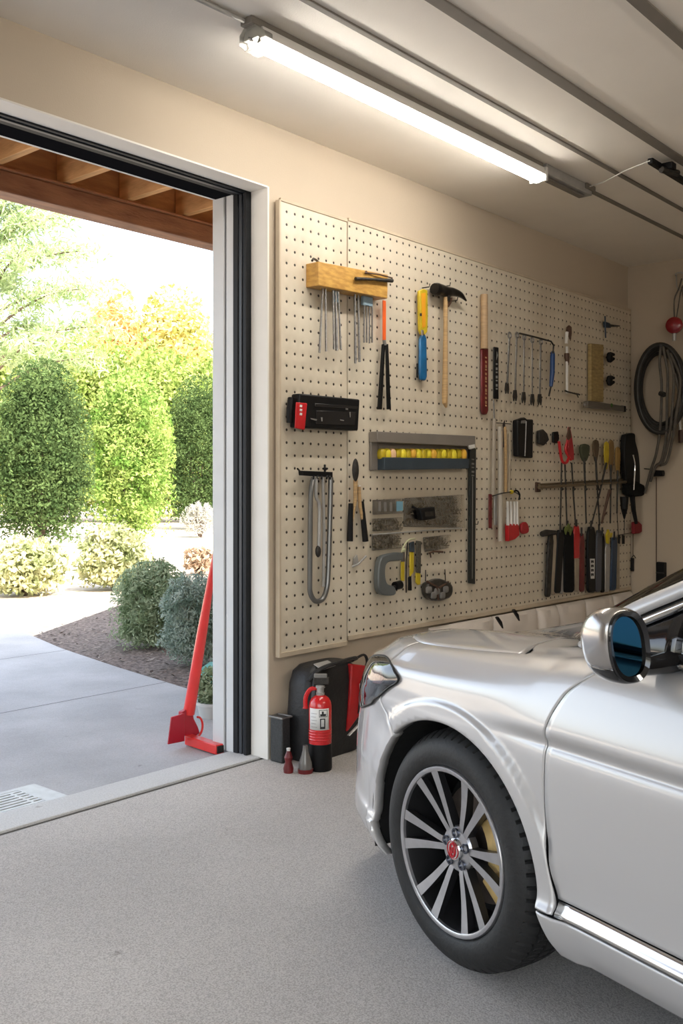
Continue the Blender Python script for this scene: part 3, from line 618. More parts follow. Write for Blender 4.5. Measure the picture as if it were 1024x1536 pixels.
# front fender: from the door seam to the bumper seam, chrome line up
BUMP = .335
def gridfaces(a, b, off=0): return [(off+i*b+j, off+i*b+j+1, off+(i+1)*b+j+1, off+(i+1)*b+j) for i in range(a-1) for j in range(b-1)]
tf = ts(-.40+g, BUMP-g, 90); rf = np.concatenate([np.linspace(2.12,5,30)[:-1], rows(5,11,7)])
P = side(tf, rf); V, F_ = arch_cut(P)
V = V.tolist(); nb = len(V)
# cowl corner welded on to the fender: between the bonnet's rear edge and the windscreen base
REAR = sp([.10,.13,.18,.25,.36,.5,.7,.91],[-.175,-.155,-.125,-.085,-.042,-.005,.03,.04]); BASE = sp([.10,.13,.2,.3,.5,.7,.91],[-.43,-.40,-.29,-.20,-.09,-.01,.02])
c_s = -.165
ii = [k for k in range(len(tf)) if P[k,-1,0] < c_s]
G_ = []
for q in np.linspace(0, 1, 14):
    w_ = .13+q*.30; row = []
    s_hi0, s_lo0 = P[ii[-1],-1,0], P[ii[0],-1,0]; rear, base_ = float(REAR(w_))-g, float(BASE(w_))+.0
    for k in ii:
        f = (P[k,-1,0]-s_lo0)/(s_hi0-s_lo0); s_ = (base_+(rear-base_)*f)*min(1,q*4)+P[k,-1,0]*(1-min(1,q*4)) if q > 0 else P[k,-1,0]
        z_ = float(topz(s_, w_))*min(1,q*3)+P[k,-1,2]*(1-min(1,q*3)); row.append((s_, HWID-w_, z_))
    G_.append(row)
G_ = np.array(G_); F2 = [tuple(i+nb for i in f) for f in gridfaces(*G_.shape[:2])]
both('front_fender', np.array(V+G_.reshape(-1,3).tolist()), F_+F2, PAINT, merge=.0008, solid=.006, smooth=50)
# dark cowl between the two corners
G_ = [[(float(BASE(w_))+(float(REAR(w_))-g-float(BASE(w_)))*f, y_, float(topz(REAR(w_),w_))-.012) for f in np.linspace(0,1,4)] for y_ in np.linspace(-.48,.48,15) for w_ in [HWID-abs(y_)]]
carpart(MB().grid(G_), 'windscreen_cowl', M['black'], solid=.006)
# bumper: from the seam round to the nose centre
tb = np.linspace(float(T_OF_S(BUMP+g)), TEND, 80); rb = np.concatenate([np.linspace(0,5,44)[:-1], rows(5,7.6,8)])
# everything above row 7.6 at the nose belongs to the headlamp band and the fender nose piece
P = side(tb, rows(0,11,7)); V, F_ = arch_cut(P)
def tz_of(V):  # inverse helper arrays for masking by (s', z)
    return V
both('front_bumper', V, [f for f in F_], PAINT, solid=.006, smooth=50)
# bonnet
def hood():
    t0 = float(T_OF_S(-.10)); to = np.linspace(t0, TEND, 70); s, w, ns, nw = plan(to); E_ = side(to, np.array([11.]), seam=False)[:,0]; zo = E_[:,2]; gg = np.clip((.15-s)/.2,0,1)*g*1.6+.0002; so, wo = E_[:,0]+ns*gg, HWID-E_[:,1]+nw*gg
    R_ = []
    # rear edge columns first
    for q in np.linspace(.985, 0, 60)[:-1]: pass
    cols = []
    wr = np.linspace(.16, .9, 2)
    for i in range(70):
        f = i/69; si = .04+(s[-1]-.13-g*2-.04)*f if True else 0
        sc_i = .04+((so[-1])-.04)*f; col = []
        for q in np.linspace(0,1,26):
            wq = wo[i]+(.9-wo[i])*q
            lin = so[i]+(sc_i-so[i])*q; a = max(0,1-f*5); rear = float(REAR(max(wq,.13)))+g*1.8
            lin0 = so[0]+(sc_i-so[0])*q
            sq = lin+(rear-(so[0]+(.04-so[0])*q))*a if a > 0 else lin
            col.append((sq, wq))
        cols.append(col)
    A = np.array(cols); S_, W_ = A[...,0], A[...,1]
    # distance from the plan outline
    pt = np.linspace(0,TEND,900); ps, pw = fs_(pt), fw_(pt); D = np.sqrt(np.min((S_[...,None]-ps)**2+(W_[...,None]-pw)**2,axis=-1))
    Z = topz(S_, W_, D); dz = (zo[:,None]-Z[:,:1])*np.exp(-np.arange(26)[None,:]/3.); Z = Z+dz
    left = np.stack([S_, HWID-W_, Z],-1); right = left[:,::-1].copy(); right[...,1] *= -1
    return np.concatenate([left, right[:,1:]],1)
carpart(MB().grid(hood()), 'bonnet', PAINT, solid=.006, smooth=60)
# doors, rear fender, sill
def panel(name, s0, s1, u0, u1, n, m=PAINT, cut=False, **k):
    P = side(ts(s0,s1,n), np.concatenate([np.linspace(u0,5,24)[:-1], rows(5,u1,7)]) if u1 > 5 else rows(u0,u1,8)); 
    if cut: V, F_ = arch_cut(P)
    else: V, F_ = P.reshape(-1,3), gridfaces(*P.shape[:2])
    k.setdefault('solid', .006); return both(name, V, F_, m, smooth=50, **k)
panel('front_door', -1.52+g, -.40-g, 3.0, 11, 70)
panel('rear_door', -2.30+g, -1.52-g, 3.0, 11, 44)
P = side(np.linspace(0.002, float(T_OF_S(-2.30-g)), 120), rows(0,11,6)); V, F_ = arch_cut(P); both('rear_quarter', V, F_, PAINT, solid=.006, smooth=50)
P = side(ts(-2.30+g, -.345, 60), np.linspace(0,1.95,16), seam=False); V, F_ = arch_cut(P, 1.0); both('sill', V, F_, PAINT, solid=.006)
P = side(ts(-2.30, -.415, 50), np.linspace(2.04,2.96,8), inset=0, seam=False); P[...,1] += .004*np.sin(np.linspace(0,PI,8))[None,:]+.001; both('sill_trim', P.reshape(-1,3), gridfaces(*P.shape[:2]), TRIMC, solid=.004)
P = side(ts(-2.30, -1.56, 4), [2,3.1], inset=.02, seam=False)
# dark structure behind the panels
P = side(np.linspace(0.01, TEND, 150), rows(0.3,10.7,3), inset=.022); V, F_ = arch_cut(P, 1.03); both('inner_structure', V, F_, DARKIN, smooth=0)
b = MB(); b.box((-3.6,-.84,.19),(-3.1,.84,.24)); b.box((-2.34,-.70,.19),(-.45,.70,.26)); b.box((.45,-.60,.21),(.74,.60,.26)); b.box((-3.1,-.45,.19),(.6,.45,.24)); carpart(b, 'underbody', DARKIN, smooth=0)
for cx in (ARC[0], ARC2[0]):
    for sg in (1,-1):
        b = MB(); P = [[(cx+.378*math.cos(a), sg*y, .325+.366*math.sin(a)) for y in np.linspace(.885,.5,5)] for a in np.linspace(-.28,PI+.28,40)]; b.grid(P)
        b.prism([(cx+.39*math.cos(a), sg*.5, .325+.375*math.sin(a)) for a in np.linspace(-.28,PI+.28,26)], (0,sg*-.01,0)); carpart(b, 'wheel_liner', DARKIN, smooth=0)
# ---------------------------------------------------------------- headlamps
def surf_tz(t, z, inset=0.):
    """point on the body skin at arc length t (from the front axle) and height z"""
    uu = np.linspace(.5,11,260); P = side(np.array([t+T0]), uu, inset=inset, seam=False)[0]; return np.array([np.interp(z, P[:,2], P[:,k]) for k in range(3)])
T0 = float(T_OF_S(0.))
HLP = [(.222,.757),(.245,.772),(.281,.785),(.384,.791),(.47,.783),(.54,.768),(.64,.735),(.70,.68),(.69,.62),(.62,.596),(.54,.610),(.438,.640),(.385,.664),(.33,.688),(.261,.727),(.232,.742)]
def smooth_loop(P, n=4):
    P = np.array(P); m = len(P); out = []
    for i in range(m):
        a,b,c,d = P[i-1],P[i],P[(i+1)%m],P[(i+2)%m]
        for k in range(n): t = k/n; out.append(.5*((2*b)+(c-a)*t+(2*a-5*b+4*c-d)*t*t+(3*b-a-3*c+d)*t**3))
    return np.array(out)
HLs = smooth_loop(HLP); HC = np.array([.47,.705])
def patch(inset, bulge_=0., rr=np.linspace(0,1,9), sc=1.):
    V = []; n = len(HLs)
    for r in rr:
        for p in HLs: q = HC+(p-HC)*r*sc; V.append(surf_tz(q[0], q[1], inset-bulge_*(1-r*r)))
    F_ = [(i*n+k, i*n+(k+1)%n, (i+1)*n+(k+1)%n, (i+1)*n+k) for i in range(len(rr)-1) for k in range(n)]
    return np.array(V), F_
lens_glass = glassmat('headlamp_lens', (.93,.94,.95), .05)
V, F_ = patch(-.0035, 0); hl, hr = both('headlamp', V, F_, mat('headlamp_housing', (.035,.037,.04), .25, .6), merge=.0002, smooth=60)
V, F_ = patch(-.008, .012); both('headlamp_lens', V, F_, lens_glass, None, merge=.0002, smooth=60)
b = MB(); ring = [tuple(surf_tz(p[0],p[1],-.006)) for p in HLs]; b.tube(ring, .0035, 6, closed=True); V0 = np.array([tuple(p) for p in b.v]); both('headlamp_seal', V0, b.f, M['black'])
def surf_box(poly, h, name, m):      # raised detail inside the lamp
    A = [surf_tz(*p, -.0036) for p in poly]; B_ = [surf_tz(*p, -.0036-h) for p in poly]; n = len(poly)
    both(name, np.array(A+B_), [tuple(range(n))[::-1], tuple(range(n,2*n))]+[(i,(i+1)%n,n+(i+1)%n,n+i) for i in range(n)], m)
surf_box([(.30,.742),(.33,.765),(.42,.772),(.44,.74),(.40,.712),(.33,.722)], .004, 'amber_reflector', mat('pink_reflector', (.55,.28,.28), .25, .3, .4, 90))
surf_box([(.46,.74),(.47,.765),(.50,.765),(.53,.70),(.54,.64),(.52,.635),(.505,.69)], .0045, 'chrome_divider', M['chrome'])
surf_box([(.555,.735),(.62,.70),(.64,.66),(.58,.665),(.56,.69)], .004, 'lamp_reflector', M['chrome'])
surf_box([(.36,.705),(.42,.725),(.47,.71),(.45,.665),(.41,.672)], .004, 'turn_reflector', mat('turn_lens', (.45,.45,.46), .15, .7, .3, 120))
# grille and number-free front face, fog lamp recess
b = MB()
for k in range(7): zz = .42+k*.042; b.tube([(float(fs_(TEND))-.02-.10*abs(y)**2.2-.06*max(0,(zz-.5)), y, zz) for y in np.linspace(-.42,.42,17)], .008, 6)
carpart(b, 'grille', TRIMC)
b = MB(); b.prism([(.915-.10*abs(y)**2.2, y, z) for y, z in ((-.44,.68),(.44,.68),(.40,.40),(-.40,.40))], (.03,0,0)); carpart(b, 'grille_backing', DARKIN)
# ---------------------------------------------------------------- greenhouse
TR = np.array([(-.375,.125,.928),(-.42,.128,.968),(-.48,.135,1.014),(-.645,.165,1.097),(-.95,.222,1.245),(-1.22,.268,1.345),(-1.6,.30,1.405),(-2.3,.305,1.405),(-2.85,.28,1.31),(-3.25,.235,1.14),(-3.45,.21,1.0)])
ct = np.concatenate([[0],np.cumsum(np.linalg.norm(np.diff(TR,axis=0),axis=1))]); fT = [sp(ct, TR[:,k]) for k in range(3)]
def rail_(c, ds=0, dw=0, dz=0): c = np.asarray(c,float); dz = dz*np.clip(c/.16,.25,1); return np.stack([fT[0](c)+ds, HWID-(fT[1](c)+dw), fT[2](c)+dz],-1)
cA = np.linspace(.0, ct[5], 30); cAll = np.linspace(.0, ct[-1], 90)
A0, A1, A2, A3 = rail_(cAll), rail_(cAll,-.004,-.016,-.004), rail_(cAll,-.012,-.022,-.018), rail_(cAll,-.018,-.020,-.030)
P = np.stack([rail_(cAll,.006,.012,-.004),A0,A1,A2,A3],1); both('roof_pillar', P.reshape(-1,3), gridfaces(*P.shape[:2]), PAINT, smooth=70, solid=.004)
P = np.stack([rail_(cAll,-.018,-.017,-.031), rail_(cAll,-.019,-.019,-.036)],1); both('window_gasket', P.reshape(-1,3), gridfaces(*P.shape[:2]), M['black'], solid=.003)
cc = np.linspace(.08, ct[-2], 70)
P = np.stack([rail_(cc,-.018,-.021,-.036), rail_(cc,-.022,-.023,-.046), rail_(cc,-.024,-.019,-.056)],1); both('window_chrome', P.reshape(-1,3), gridfaces(*P.shape[:2]), TRIMC, solid=.003)
def center_line(f):  # windscreen and roof centre curve
    return fC(f)
cs = [(.025,.885),(-.10,.972),(-.40,1.13),(-.70,1.275),(-.98,1.375),(-1.3,1.43),(-1.8,1.455),(-2.4,1.44),(-2.9,1.33),(-3.3,1.14),(-3.5,.99)]
fCs, fCz = sp(ct, [q[0] for q in cs]), sp(ct, [q[1] for q in cs])
def span(c0, c1, n, name, m, q=.0, dz=0, **k):
    c_ = np.linspace(c0, c1, n); E_ = rail_(c_, .006, .012, -.004); R_ = []
    for i, c in enumerate(c_):
        row = []
        for y in np.linspace(-1, 1, 31):
            h = 1-abs(y)**2.8; w_e = E_[i,1]; s_ = E_[i,0]*(1-h)+float(fCs(c))*h; z_ = E_[i,2]*(1-h)+float(fCz(c))*h; row.append((s_, y*w_e, z_+dz))
        R_.append(row)
    return carpart(MB().grid(R_), name, m, smooth=60, **k)
tint = glassmat('windscreen_glass', (.02,.022,.022), .0, 0, 1.12); tint2 = glassmat('side_glass', (.22,.27,.25), .10)
span(0.0, ct[5], 26, 'windscreen', tint, solid=.004)
span(ct[5], ct[7]+.15, 24, 'roof_panel', PAINT, solid=.01); span(ct[7]+.15, ct[-2], 14, 'rear_window', tint, solid=.004)
# boot lid, simple continuation behind
P = [[(s_, y*.80, .93+.05*max(0,1-abs(y)**3)-.01*abs(s_+3.3)) for y in np.linspace(-1,1,15)] for s_ in np.linspace(-3.66,-3.28,6)]; carpart(MB().grid(P), 'boot_lid', PAINT, solid=.01)
# side glass with black mirror triangle and belt trim
belt = lambda s: np.array([s, HWID-.108, .918])
sg = np.linspace(-.66, -2.95, 50)
def glass_pts(sv, dy=0):
    cgrid = np.interp(-np.asarray(sv), -(fT[0](cAll)-.024), cAll); T_ = rail_(cgrid,-.024,-.012+dy,-.055); out = []
    for s_, t_ in zip(sv, T_):
        b_ = belt(s_)-np.array([0,dy,.0]); out.append([b_+(np.array([s_,t_[1],max(t_[2],.925)])-b_)*f+np.array([0,.012*math.sin(PI*f),0]) for f in np.linspace(0,1,9)])
    return np.array(out)
P = glass_pts(sg); both('side_window', P.reshape(-1,3), gridfaces(*P.shape[:2]), tint2, solid=.003, smooth=60)
P = glass_pts(np.linspace(-.40,-.665,10), -.003); both('mirror_triangle', P.reshape(-1,3), gridfaces(*P.shape[:2]), GLOSSB, solid=.004)
P = glass_pts(np.linspace(-1.47,-1.56,4), -.004); both('door_pillar', P.reshape(-1,3), gridfaces(*P.shape[:2]), GLOSSB, solid=.004)
b = MB(); b.tube([(s_, HWID-.103, .921) for s_ in np.linspace(-.55,-2.95,12)], .011, 8, flat=.6); V0 = np.array([tuple(p) for p in b.v]); both('belt_trim', V0, b.f, TRIMC)
b = MB(); b.tube([(s_, HWID-.110, .936) for s_ in np.linspace(-.55,-2.95,12)], .008, 6); V0 = np.array([tuple(p) for p in b.v]); both('belt_gasket', V0, b.f, M['black'])
# ---------------------------------------------------------------- cabin
seatM = mat('dark_seat_leather', (.03,.028,.026), .5)
for sg_ in (1,-1):
    b = MB(); b.ball((-1.25, sg_*.37, .62), (.30,.25,.12), e=.6); b.ball((-1.62, sg_*.37, .92), (.12,.24,.32), e=.6); b.ball((-1.66, sg_*.37, 1.24), (.06,.13,.09), e=.7); carpart(b, 'seat', seatM)
b = MB(); b.ball((-.50,0,.86), (.34,.72,.10), 20, 10, e=.5); carpart(b, 'dashboard', seatM)
b = MB(); b.tube([(-.86+.07*math.cos(a)*.4, .37+.18*math.sin(a), .98+.17*math.cos(a)) for a in np.linspace(0,2*PI,28)[:-1]], .014, 8, closed=True); b.tube([(-.60,.37,.88),(-.84,.37,.97)], .03, 10); carpart(b, 'steering_wheel', M['black'])
b = MB(); b.box((-2.9,-.74,.45),(-.4,.74,.5)); b.box((-2.75,-.68,.5),(-2.55,.68,1.1)); carpart(b, 'cabin_trim', seatM)
# ---------------------------------------------------------------- door mirrors
def mirror_parts(sg_):
    c = Vector((-.645, (HWID+.072), .980)); K_ = .91; Rm = Matrix.Rotation(math.radians(-1), 3, 'Z')
    # shell: sections along x from the rear opening to the domed front
    def sec(x, ry, rz, dy, dz, n=48, e=.82):
        out = []
        for k in range(n):
            t = 2*PI*k/n; cy, cz = math.cos(t), math.sin(t); cy = math.copysign(abs(cy)**e, cy); cz = math.copysign(abs(cz)**e, cz)
            v = Rm@Vector((x*K_*1.18, (ry*cy+dy+.012*cz)*K_, (rz*cz+dz)*K_)); p = c+v; out.append((p.x, p.y*sg_, p.z))
        return out
    S_ = [(-.052,.060,.079,0,0),(-.045,.066,.086,0,0),(-.02,.0675,.0875,0,-.001),(.005,.064,.083,-.001,-.003),(.025,.056,.073,-.003,-.005),(.042,.043,.056,-.005,-.008),(.053,.026,.035,-.007,-.010),(.058,.006,.008,-.008,-.011)]
    P = np.array([sec(*q) for q in S_]); V = P.reshape(-1,3); n = 48
    F_ = [(i*n+k, i*n+(k+1)%n, (i+1)*n+(k+1)%n, (i+1)*n+k) for i in range(len(S_)-1) for k in range(n)]
    low_ = lambda f: np.mean([V[i][2] for i in f]) < c.z-.044
    up = [f for f in F_ if not low_(f)]; dn = [f for f in F_ if low_(f)]
    def sub(fl, name, m, **k):
        u = sorted({i for f in fl for i in f}); mp = {o: i for i, o in enumerate(u)}; return carpart(MB().add(V[u].tolist(), [tuple(mp[i] for i in f) for f in fl]), name, m, smooth=70, solid=.004, **k)
    mp_ = sub(up, 'mirror_shell', mat('mirror_shell_silver', (.40,.38,.36), .26, .8, coat=1)); sub(dn, 'mirror_base', GLOSSB)
    R_ = np.array([sec(-.050,.060,.079,0,0), sec(-.054,.055,.074,0,0)]); n_ = 48
    carpart(MB().add(np.concatenate([sec(-.0545,.064,.083,0,0), sec(-.057,.061,.080,0,0), sec(-.050,.050,.069,-.004,0)]).tolist(), [(i*n_+k, i*n_+(k+1)%n_, (i+1)*n_+(k+1)%n_, (i+1)*n_+k) for i in range(2) for k in range(n_)]), 'mirror_bezel', GLOSSB, smooth=60)
    gl = sec(-.049,.049,.068,.006,0); carpart(MB().add(gl, [tuple(range(n_))]), 'mirror_glass', mat('blue_mirror_glass', (.018,.085,.15), .03, 1.), smooth=0)
    b = MB(); b.tube([(c.x-.01, (c.y-.03)*sg_, c.z-.05),(c.x-.01, (HWID-.02)*sg_, c.z-.058),(c.x-.01, (HWID-.11)*sg_, c.z-.055)], [.028,.026,.034], 12, flat=.7); carpart(b, 'mirror_arm', GLOSSB)
mirror_parts(1); mirror_parts(-1)
b = MB(); b.tube(curve3([(-1.32,HWID-.004,.80),(-1.34,HWID+.03,.805),(-1.45,HWID+.032,.806),(-1.47,HWID-.002,.80)],5), .011, 8, flat=.7); V0 = np.array([tuple(p) for p in b.v]); both('door_handle', V0, b.f, PAINT)
# ---------------------------------------------------------------- wheels
RW = .322; WF = HWID-.002
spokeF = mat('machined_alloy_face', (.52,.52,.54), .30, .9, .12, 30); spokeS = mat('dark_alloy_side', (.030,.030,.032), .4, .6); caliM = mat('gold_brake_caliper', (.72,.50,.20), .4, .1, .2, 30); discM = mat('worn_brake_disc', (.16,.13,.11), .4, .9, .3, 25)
tireM = mat('tyre_rubber', (.013,.0128,.0125), .62, 0, .3, 30, .15, 90)
def make_wheel(x, sg_, proto=None):
    c = (x, 0, .0)
    w = MB(); ax = (0,1,0); o = (0,0,0)
    # everything built about the origin, outer face towards +y
    prof = [(.214,.000),(.2185,.001),(.2185,-.004),(.226,-.007),(.2255,-.010)]
    w.lathe([(.2085,-.010),(.2100,-.002),(.2150,.0005),(.2220,.000),(.2245,-.004),(.2245,-.012),(.216,-.020)], o, ax, 96, 0, cap=False)
    w.lathe([(.2088,-.010),(.206,-.02),(.203,-.05),(.195,-.10),(.192,-.19),(.205,-.21)], o, ax, 72, 1, cap=False)
    for k in range(12):
        a = 2*PI*(k+.5)/12+(.06 if k % 2 else -.06); a2 = 2*PI*(k+.5)/12+(.10 if k % 2 else -.10)
        pts = []
        for f in np.linspace(0,1,7):
            r = .052+(.211-.052)*f; aa = a2*(1-f)+a*f; hw = .0085+.0065*f**1.5; yv = -.030+.026*f**.8-.004*math.sin(PI*f); th = .030-.010*f
            rad = Vector((math.cos(aa),0,math.sin(aa))); tn = Vector((-math.sin(aa),0,math.cos(aa)))
            pts.append([rad*r-tn*hw+Vector((0,yv,0)), rad*r+tn*hw+Vector((0,yv,0)), rad*r+tn*(hw*.9)+Vector((0,yv-th,0)), rad*r-tn*(hw*.9)+Vector((0,yv-th,0))])
        vs = [p for q in pts for p in q]
        for i in range(6):
            b0 = i*4; 
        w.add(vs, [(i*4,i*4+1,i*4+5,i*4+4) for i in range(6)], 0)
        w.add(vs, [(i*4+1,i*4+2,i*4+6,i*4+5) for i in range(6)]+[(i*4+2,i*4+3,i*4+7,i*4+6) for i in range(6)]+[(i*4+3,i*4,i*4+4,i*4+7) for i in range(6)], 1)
    w.lathe([(.060,-.060),(.062,-.036),(.057,-.030),(.030,-.028),(.028,-.032),(0,-.032)], o, ax, 40, 0)
    return w
def build_wheel(x, sg_):
    root_loc = Vector((x, sg_*(WF-.006), .325))
    def fix(mb):
        if sg_ < 0: mb.v = [Vector((-p.x,-p.y,p.z)) for p in mb.v]
        return mb
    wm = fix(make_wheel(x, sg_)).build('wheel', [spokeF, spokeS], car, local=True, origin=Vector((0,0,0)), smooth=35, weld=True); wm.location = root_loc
    def sub(mb, name, m, **k): return fix(mb).build(name, m, wm, local=True, **k)
    # tyre
    N_ = 360; o = MB(); prof = [(.2235,-.012),(.2275,-.004),(.236,.001),(.250,.0045),(.262,.0045),(.276,.0015),(.288,-.005),(.297,-.013),(.3045,-.022),(.3105,-.032),
        (.3165,-.046),(.3175,-.055),(.3095,-.0565),(.3095,-.064),(.3185,-.0655),(.3205,-.085),(.3205,-.098),(.3115,-.0995),(.3115,-.108),(.3205,-.1095),(.3205,-.135),(.3115,-.1365),(.3115,-.145),(.3195,-.1465),(.318,-.168),(.309,-.1695),(.309,-.177),(.3155,-.1785),(.312,-.19),(.300,-.208),(.27,-.222),(.2235,-.21)]
    V = []; n = len(prof)
    for i in range(N_):
        a = 2*PI*i/N_
        for j, (r, h) in enumerate(prof):
            cut = 0
            if 8 <= j <= 11 and (i % 6) == 0: cut = .008
            if 14 <= j <= 16 and ((i+2*(j-14)) % 6) == 1: cut = .007
            if 19 <= j <= 20 and ((i+4) % 6) == 0: cut = .006
            if 23 <= j <= 28 and (i % 6) == 2: cut = .007
            V.append((math.cos(a)*(r-cut), h, math.sin(a)*(r-cut)))
    F_ = [(i*n+j, i*n+j+1, ((i+1)%N_)*n+j+1, ((i+1)%N_)*n+j) for i in range(N_) for j in range(n-1)]
    for j in range(3): pass
    o.add(V, F_); sub(o, 'tyre', tireM, smooth=38)
    d = MB(); d.lathe([(.06,-.118),(.160,-.118),(.160,-.126),(.160,-.14),(.06,-.14)], (0,0,0), (0,1,0), 64, cap=False); d.lathe([(.07,-.135),(.072,-.095),(.05,-.09),(0,-.09)], (0,0,0), (0,1,0), 32); sub(d, 'brake_disc', discM)
    d = MB()
    for a in np.linspace(-.55,.55,9):
        pass
    ar = np.linspace(-.75,.85,14); outer = [Vector((math.cos(a)*.194,-.062,math.sin(a)*.186)) for a in ar]; inner = [Vector((math.cos(a)*.092,-.062,math.sin(a)*.105)) for a in ar[::-1]]
    back = -1 if x > -1 else 1
    pl = [Vector((back*p.x*1.0,p.y,p.z)) for p in outer+inner]
    d.prism(pl, (0,-.035,0)); [d.lathe([(.022,0),(.022,.008),(.018,.010),(0,.010)], (back*math.cos(a)*.150,-.062,math.sin(a)*.145), (0,1,0), 16) for a in (-.32,.02,.36)]
    sub(d, 'brake_caliper', caliM, bevel=.006)
    d = MB(); d.lathe([(.205,-.15),(.06,-.16),(0,-.16)], (0,0,0), (0,1,0), 48); sub(d, 'dust_shield', DARKIN)
    d = MB(); d.lathe([(.029,-.034),(.029,-.020),(.026,-.017),(0,-.016)], (0,0,0), (0,1,0), 32); sub(d, 'hub_cap', M['chrome'])
    d = MB(); d.tube([(.0105*math.cos(a), -.0155, .018*math.sin(a)) for a in np.linspace(0,2*PI,25)[:-1]], .0028, 6, closed=True); d.lathe([(.024,-.0165),(.024,-.0152),(.0225,-.0150),(.0225,-.0165)], (0,0,0), (0,1,0), 32, cap=False); d.tube([(0,-.0150,-.008),(0,-.0150,.008)], .0022, 6); sub(d, 'hub_emblem', mat('red_emblem', (.50,.02,.03), .3))
    for k in range(5):
        a = 2*PI*k/5+.3; e = MB(); e.lathe([(.013,-.030),(.0135,-.024),(.0095,-.024),(.009,-.033),(.0,-.033)], (math.cos(a)*.044,0,math.sin(a)*.044), (0,1,0), 16); sub(e, 'lug_recess', mat('lug_dark_chrome', (.12,.13,.16), .2, .9))
    return wm
for x_ in (0.006, ARC2[0]):
    for sg_ in (1,-1): build_wheel(x_, sg_)
# ================================================================ TOOLS ON THE PEGBOARDS
LASTW = [0., 0., 1., 0.]      # front distance, right edge, squeeze of the last body, scale
def wpoly(mb, pts, th, off=.0, m=0, P=None):
    """flat-fronted shape from its outline on the board, th thick, off metres in front of it; the outline covers front and visible side"""
    off = max(off, .0006); xs_ = [p[0] for p in pts]; xr = max(xs_); w_ = xr-min(xs_)
    if th > .0065:
        xc = (xr+min(xs_))/2; a = (xc-512)/F; rr = (FW.x+RT.x*a)/(FW.y+RT.y*a); e = .01; a2 = (xc+1-512)/F; dr_ = (FW.x+RT.x*a2)/(FW.y+RT.y*a2)-rr
        dpm = rr/(BF-off)/dr_                      # pixels of side face per metre of thickness
        th = max(.006, min(th, .26*w_/dpm)); q = max(.5, 1-dpm*th/max(w_,1))
        pts = [(xr-(xr-x)*q, y) for x, y in pts]; LASTW[:] = [off+th, xr, q, w_]
    elif th <= .004: off = LASTW[0]+.0002+(.0012 if off > .0668 and off < .0672 else 0); pts = [(LASTW[1]-(LASTW[1]-x)*LASTW[2], y) for x, y in pts]
    mb.prism([Pw(x, y, off+th) for x, y in pts], Vector((0, th, 0)), m); return mb
def wrod(mb, pts, r, off=.02, seg=8, m=0, flat=None, P=None, smooth=0):
    P = P or Pw; Q = [P(p[0], p[1], p[2] if len(p) > 2 else off) for p in pts]
    if smooth: Q = curve3(Q, smooth)
    if smooth and isinstance(r, (list, tuple)): r = [float(v) for v in np.interp(np.linspace(0,1,len(Q)), np.linspace(0,1,len(r)), r)]
    mb.tube(Q, r, seg, m, flat=flat); return mb
def bar(x, y0_, y1_, w): return [(x-w/2,y0_),(x+w/2,y0_),(x+w/2,y1_),(x-w/2,y1_)]
def wall_thing(name, label, cat, px, py, group=None): return thing(name, label, cat, Pw(px, py, .0), group=group)
def peg(px, py, t=None, out=.05):
    a = Pw(px, py, 0); b = MB(); b.tube([a+Vector((0,-.0005,0)), a+Vector((0,-out,0)), a+Vector((0,-out-.004,.018))], .003, 6); return b.build('peg_hook', M['dsteel'], t)
st, ds, ch, bk = M['steel'], M['dsteel'], M['chrome'], M['black']

# -- amber wooden block with files hanging below
oak = mat('amber_varnished_block', (.62,.36,.09), .4, 0, 0, 4, .08, 14, col2=(.44,.23,.05), stretch=(5,5,18), coat=.2)
t = wall_thing('tool_block', 'amber varnished wooden tool block near top of the narrow pegboard', 'tool holder', 520, 447)
b = MB(); wpoly(b, [(459,392),(582,412),(581,448),(459,428)], .085); b.build('block', oak, t, bevel=.004)
b = MB(); wrod(b, [(468,391,.06),(470,388,.05),(474,390,.03),(478,394,.0)], .006); b.build('hook', ds, t)
t = wall_thing('scriber', 'dark steel bar tool lying across front of the amber block', 'hand tool', 560, 422)
b = MB(); wrod(b, [(533,418,.10),(560,419,.10),(588,421,.10)], [.009,.007,.011], .10, 10); b.build('bar', ds, t)
b = MB(); wrod(b, [(550,409,.09),(570,412,.10),(588,417,.10)], .004, .09); wrod(b, [(549,408,.10),(549,412,.06)], .007, .09); b.build('clip', M['brown'], t)
def hang_rods(label, spec, px, py, holder=None):
    t = wall_thing('drill_bit', label, 'drill bits', px, py)
    for (xa, ya, xb, yb, r) in spec:
        b = MB(); wrod(b, [(xa,ya,.045),(xa*.6+xb*.4,ya*.6+yb*.4,.045),(xb,yb,.045)], [r,r,r*1.2], .04); b.build('shank', st, t)
    if holder:
        b = MB(); wpoly(b, holder, .018, .035); b.build('holder', mat('pale_blue_clip', (.25,.35,.42), .4), t, bevel=.002)
    return t
hang_rods('first pair of thin steel rods under the left of amber block', [(484,431,479,529,.005),(488,431,489,527,.005)], 484, 527)
hang_rods('steel bits in pale blue clip second from left under amber block', [(499,434,501,524,.005),(503,434,505,526,.007),(507,436,511,524,.005)], 505, 525, [(498,434),(507,435),(507,454),(498,452)])
hang_rods('longest pair of steel rods hanging below the amber block', [(532,440,533,545,.006),(537,440,539,543,.006)], 535, 545)
hang_rods('four short steel bits in pale blue holder under block', [(546,446,546,514,.004),(550,446,550,514,.004),(554,447,554,515,.004),(558,447,558,514,.004)], 552, 515, [(541,442),(559,446),(559,460),(541,457)])
t = wall_thing('divider', 'orange-topped divider with two long black legs below the amber block', 'divider', 576, 614)
b = MB(); wpoly(b, [(573,450),(579,451),(579,512),(573,511)], .02, .03); b.build('handle', M['orange'], t, bevel=.003)
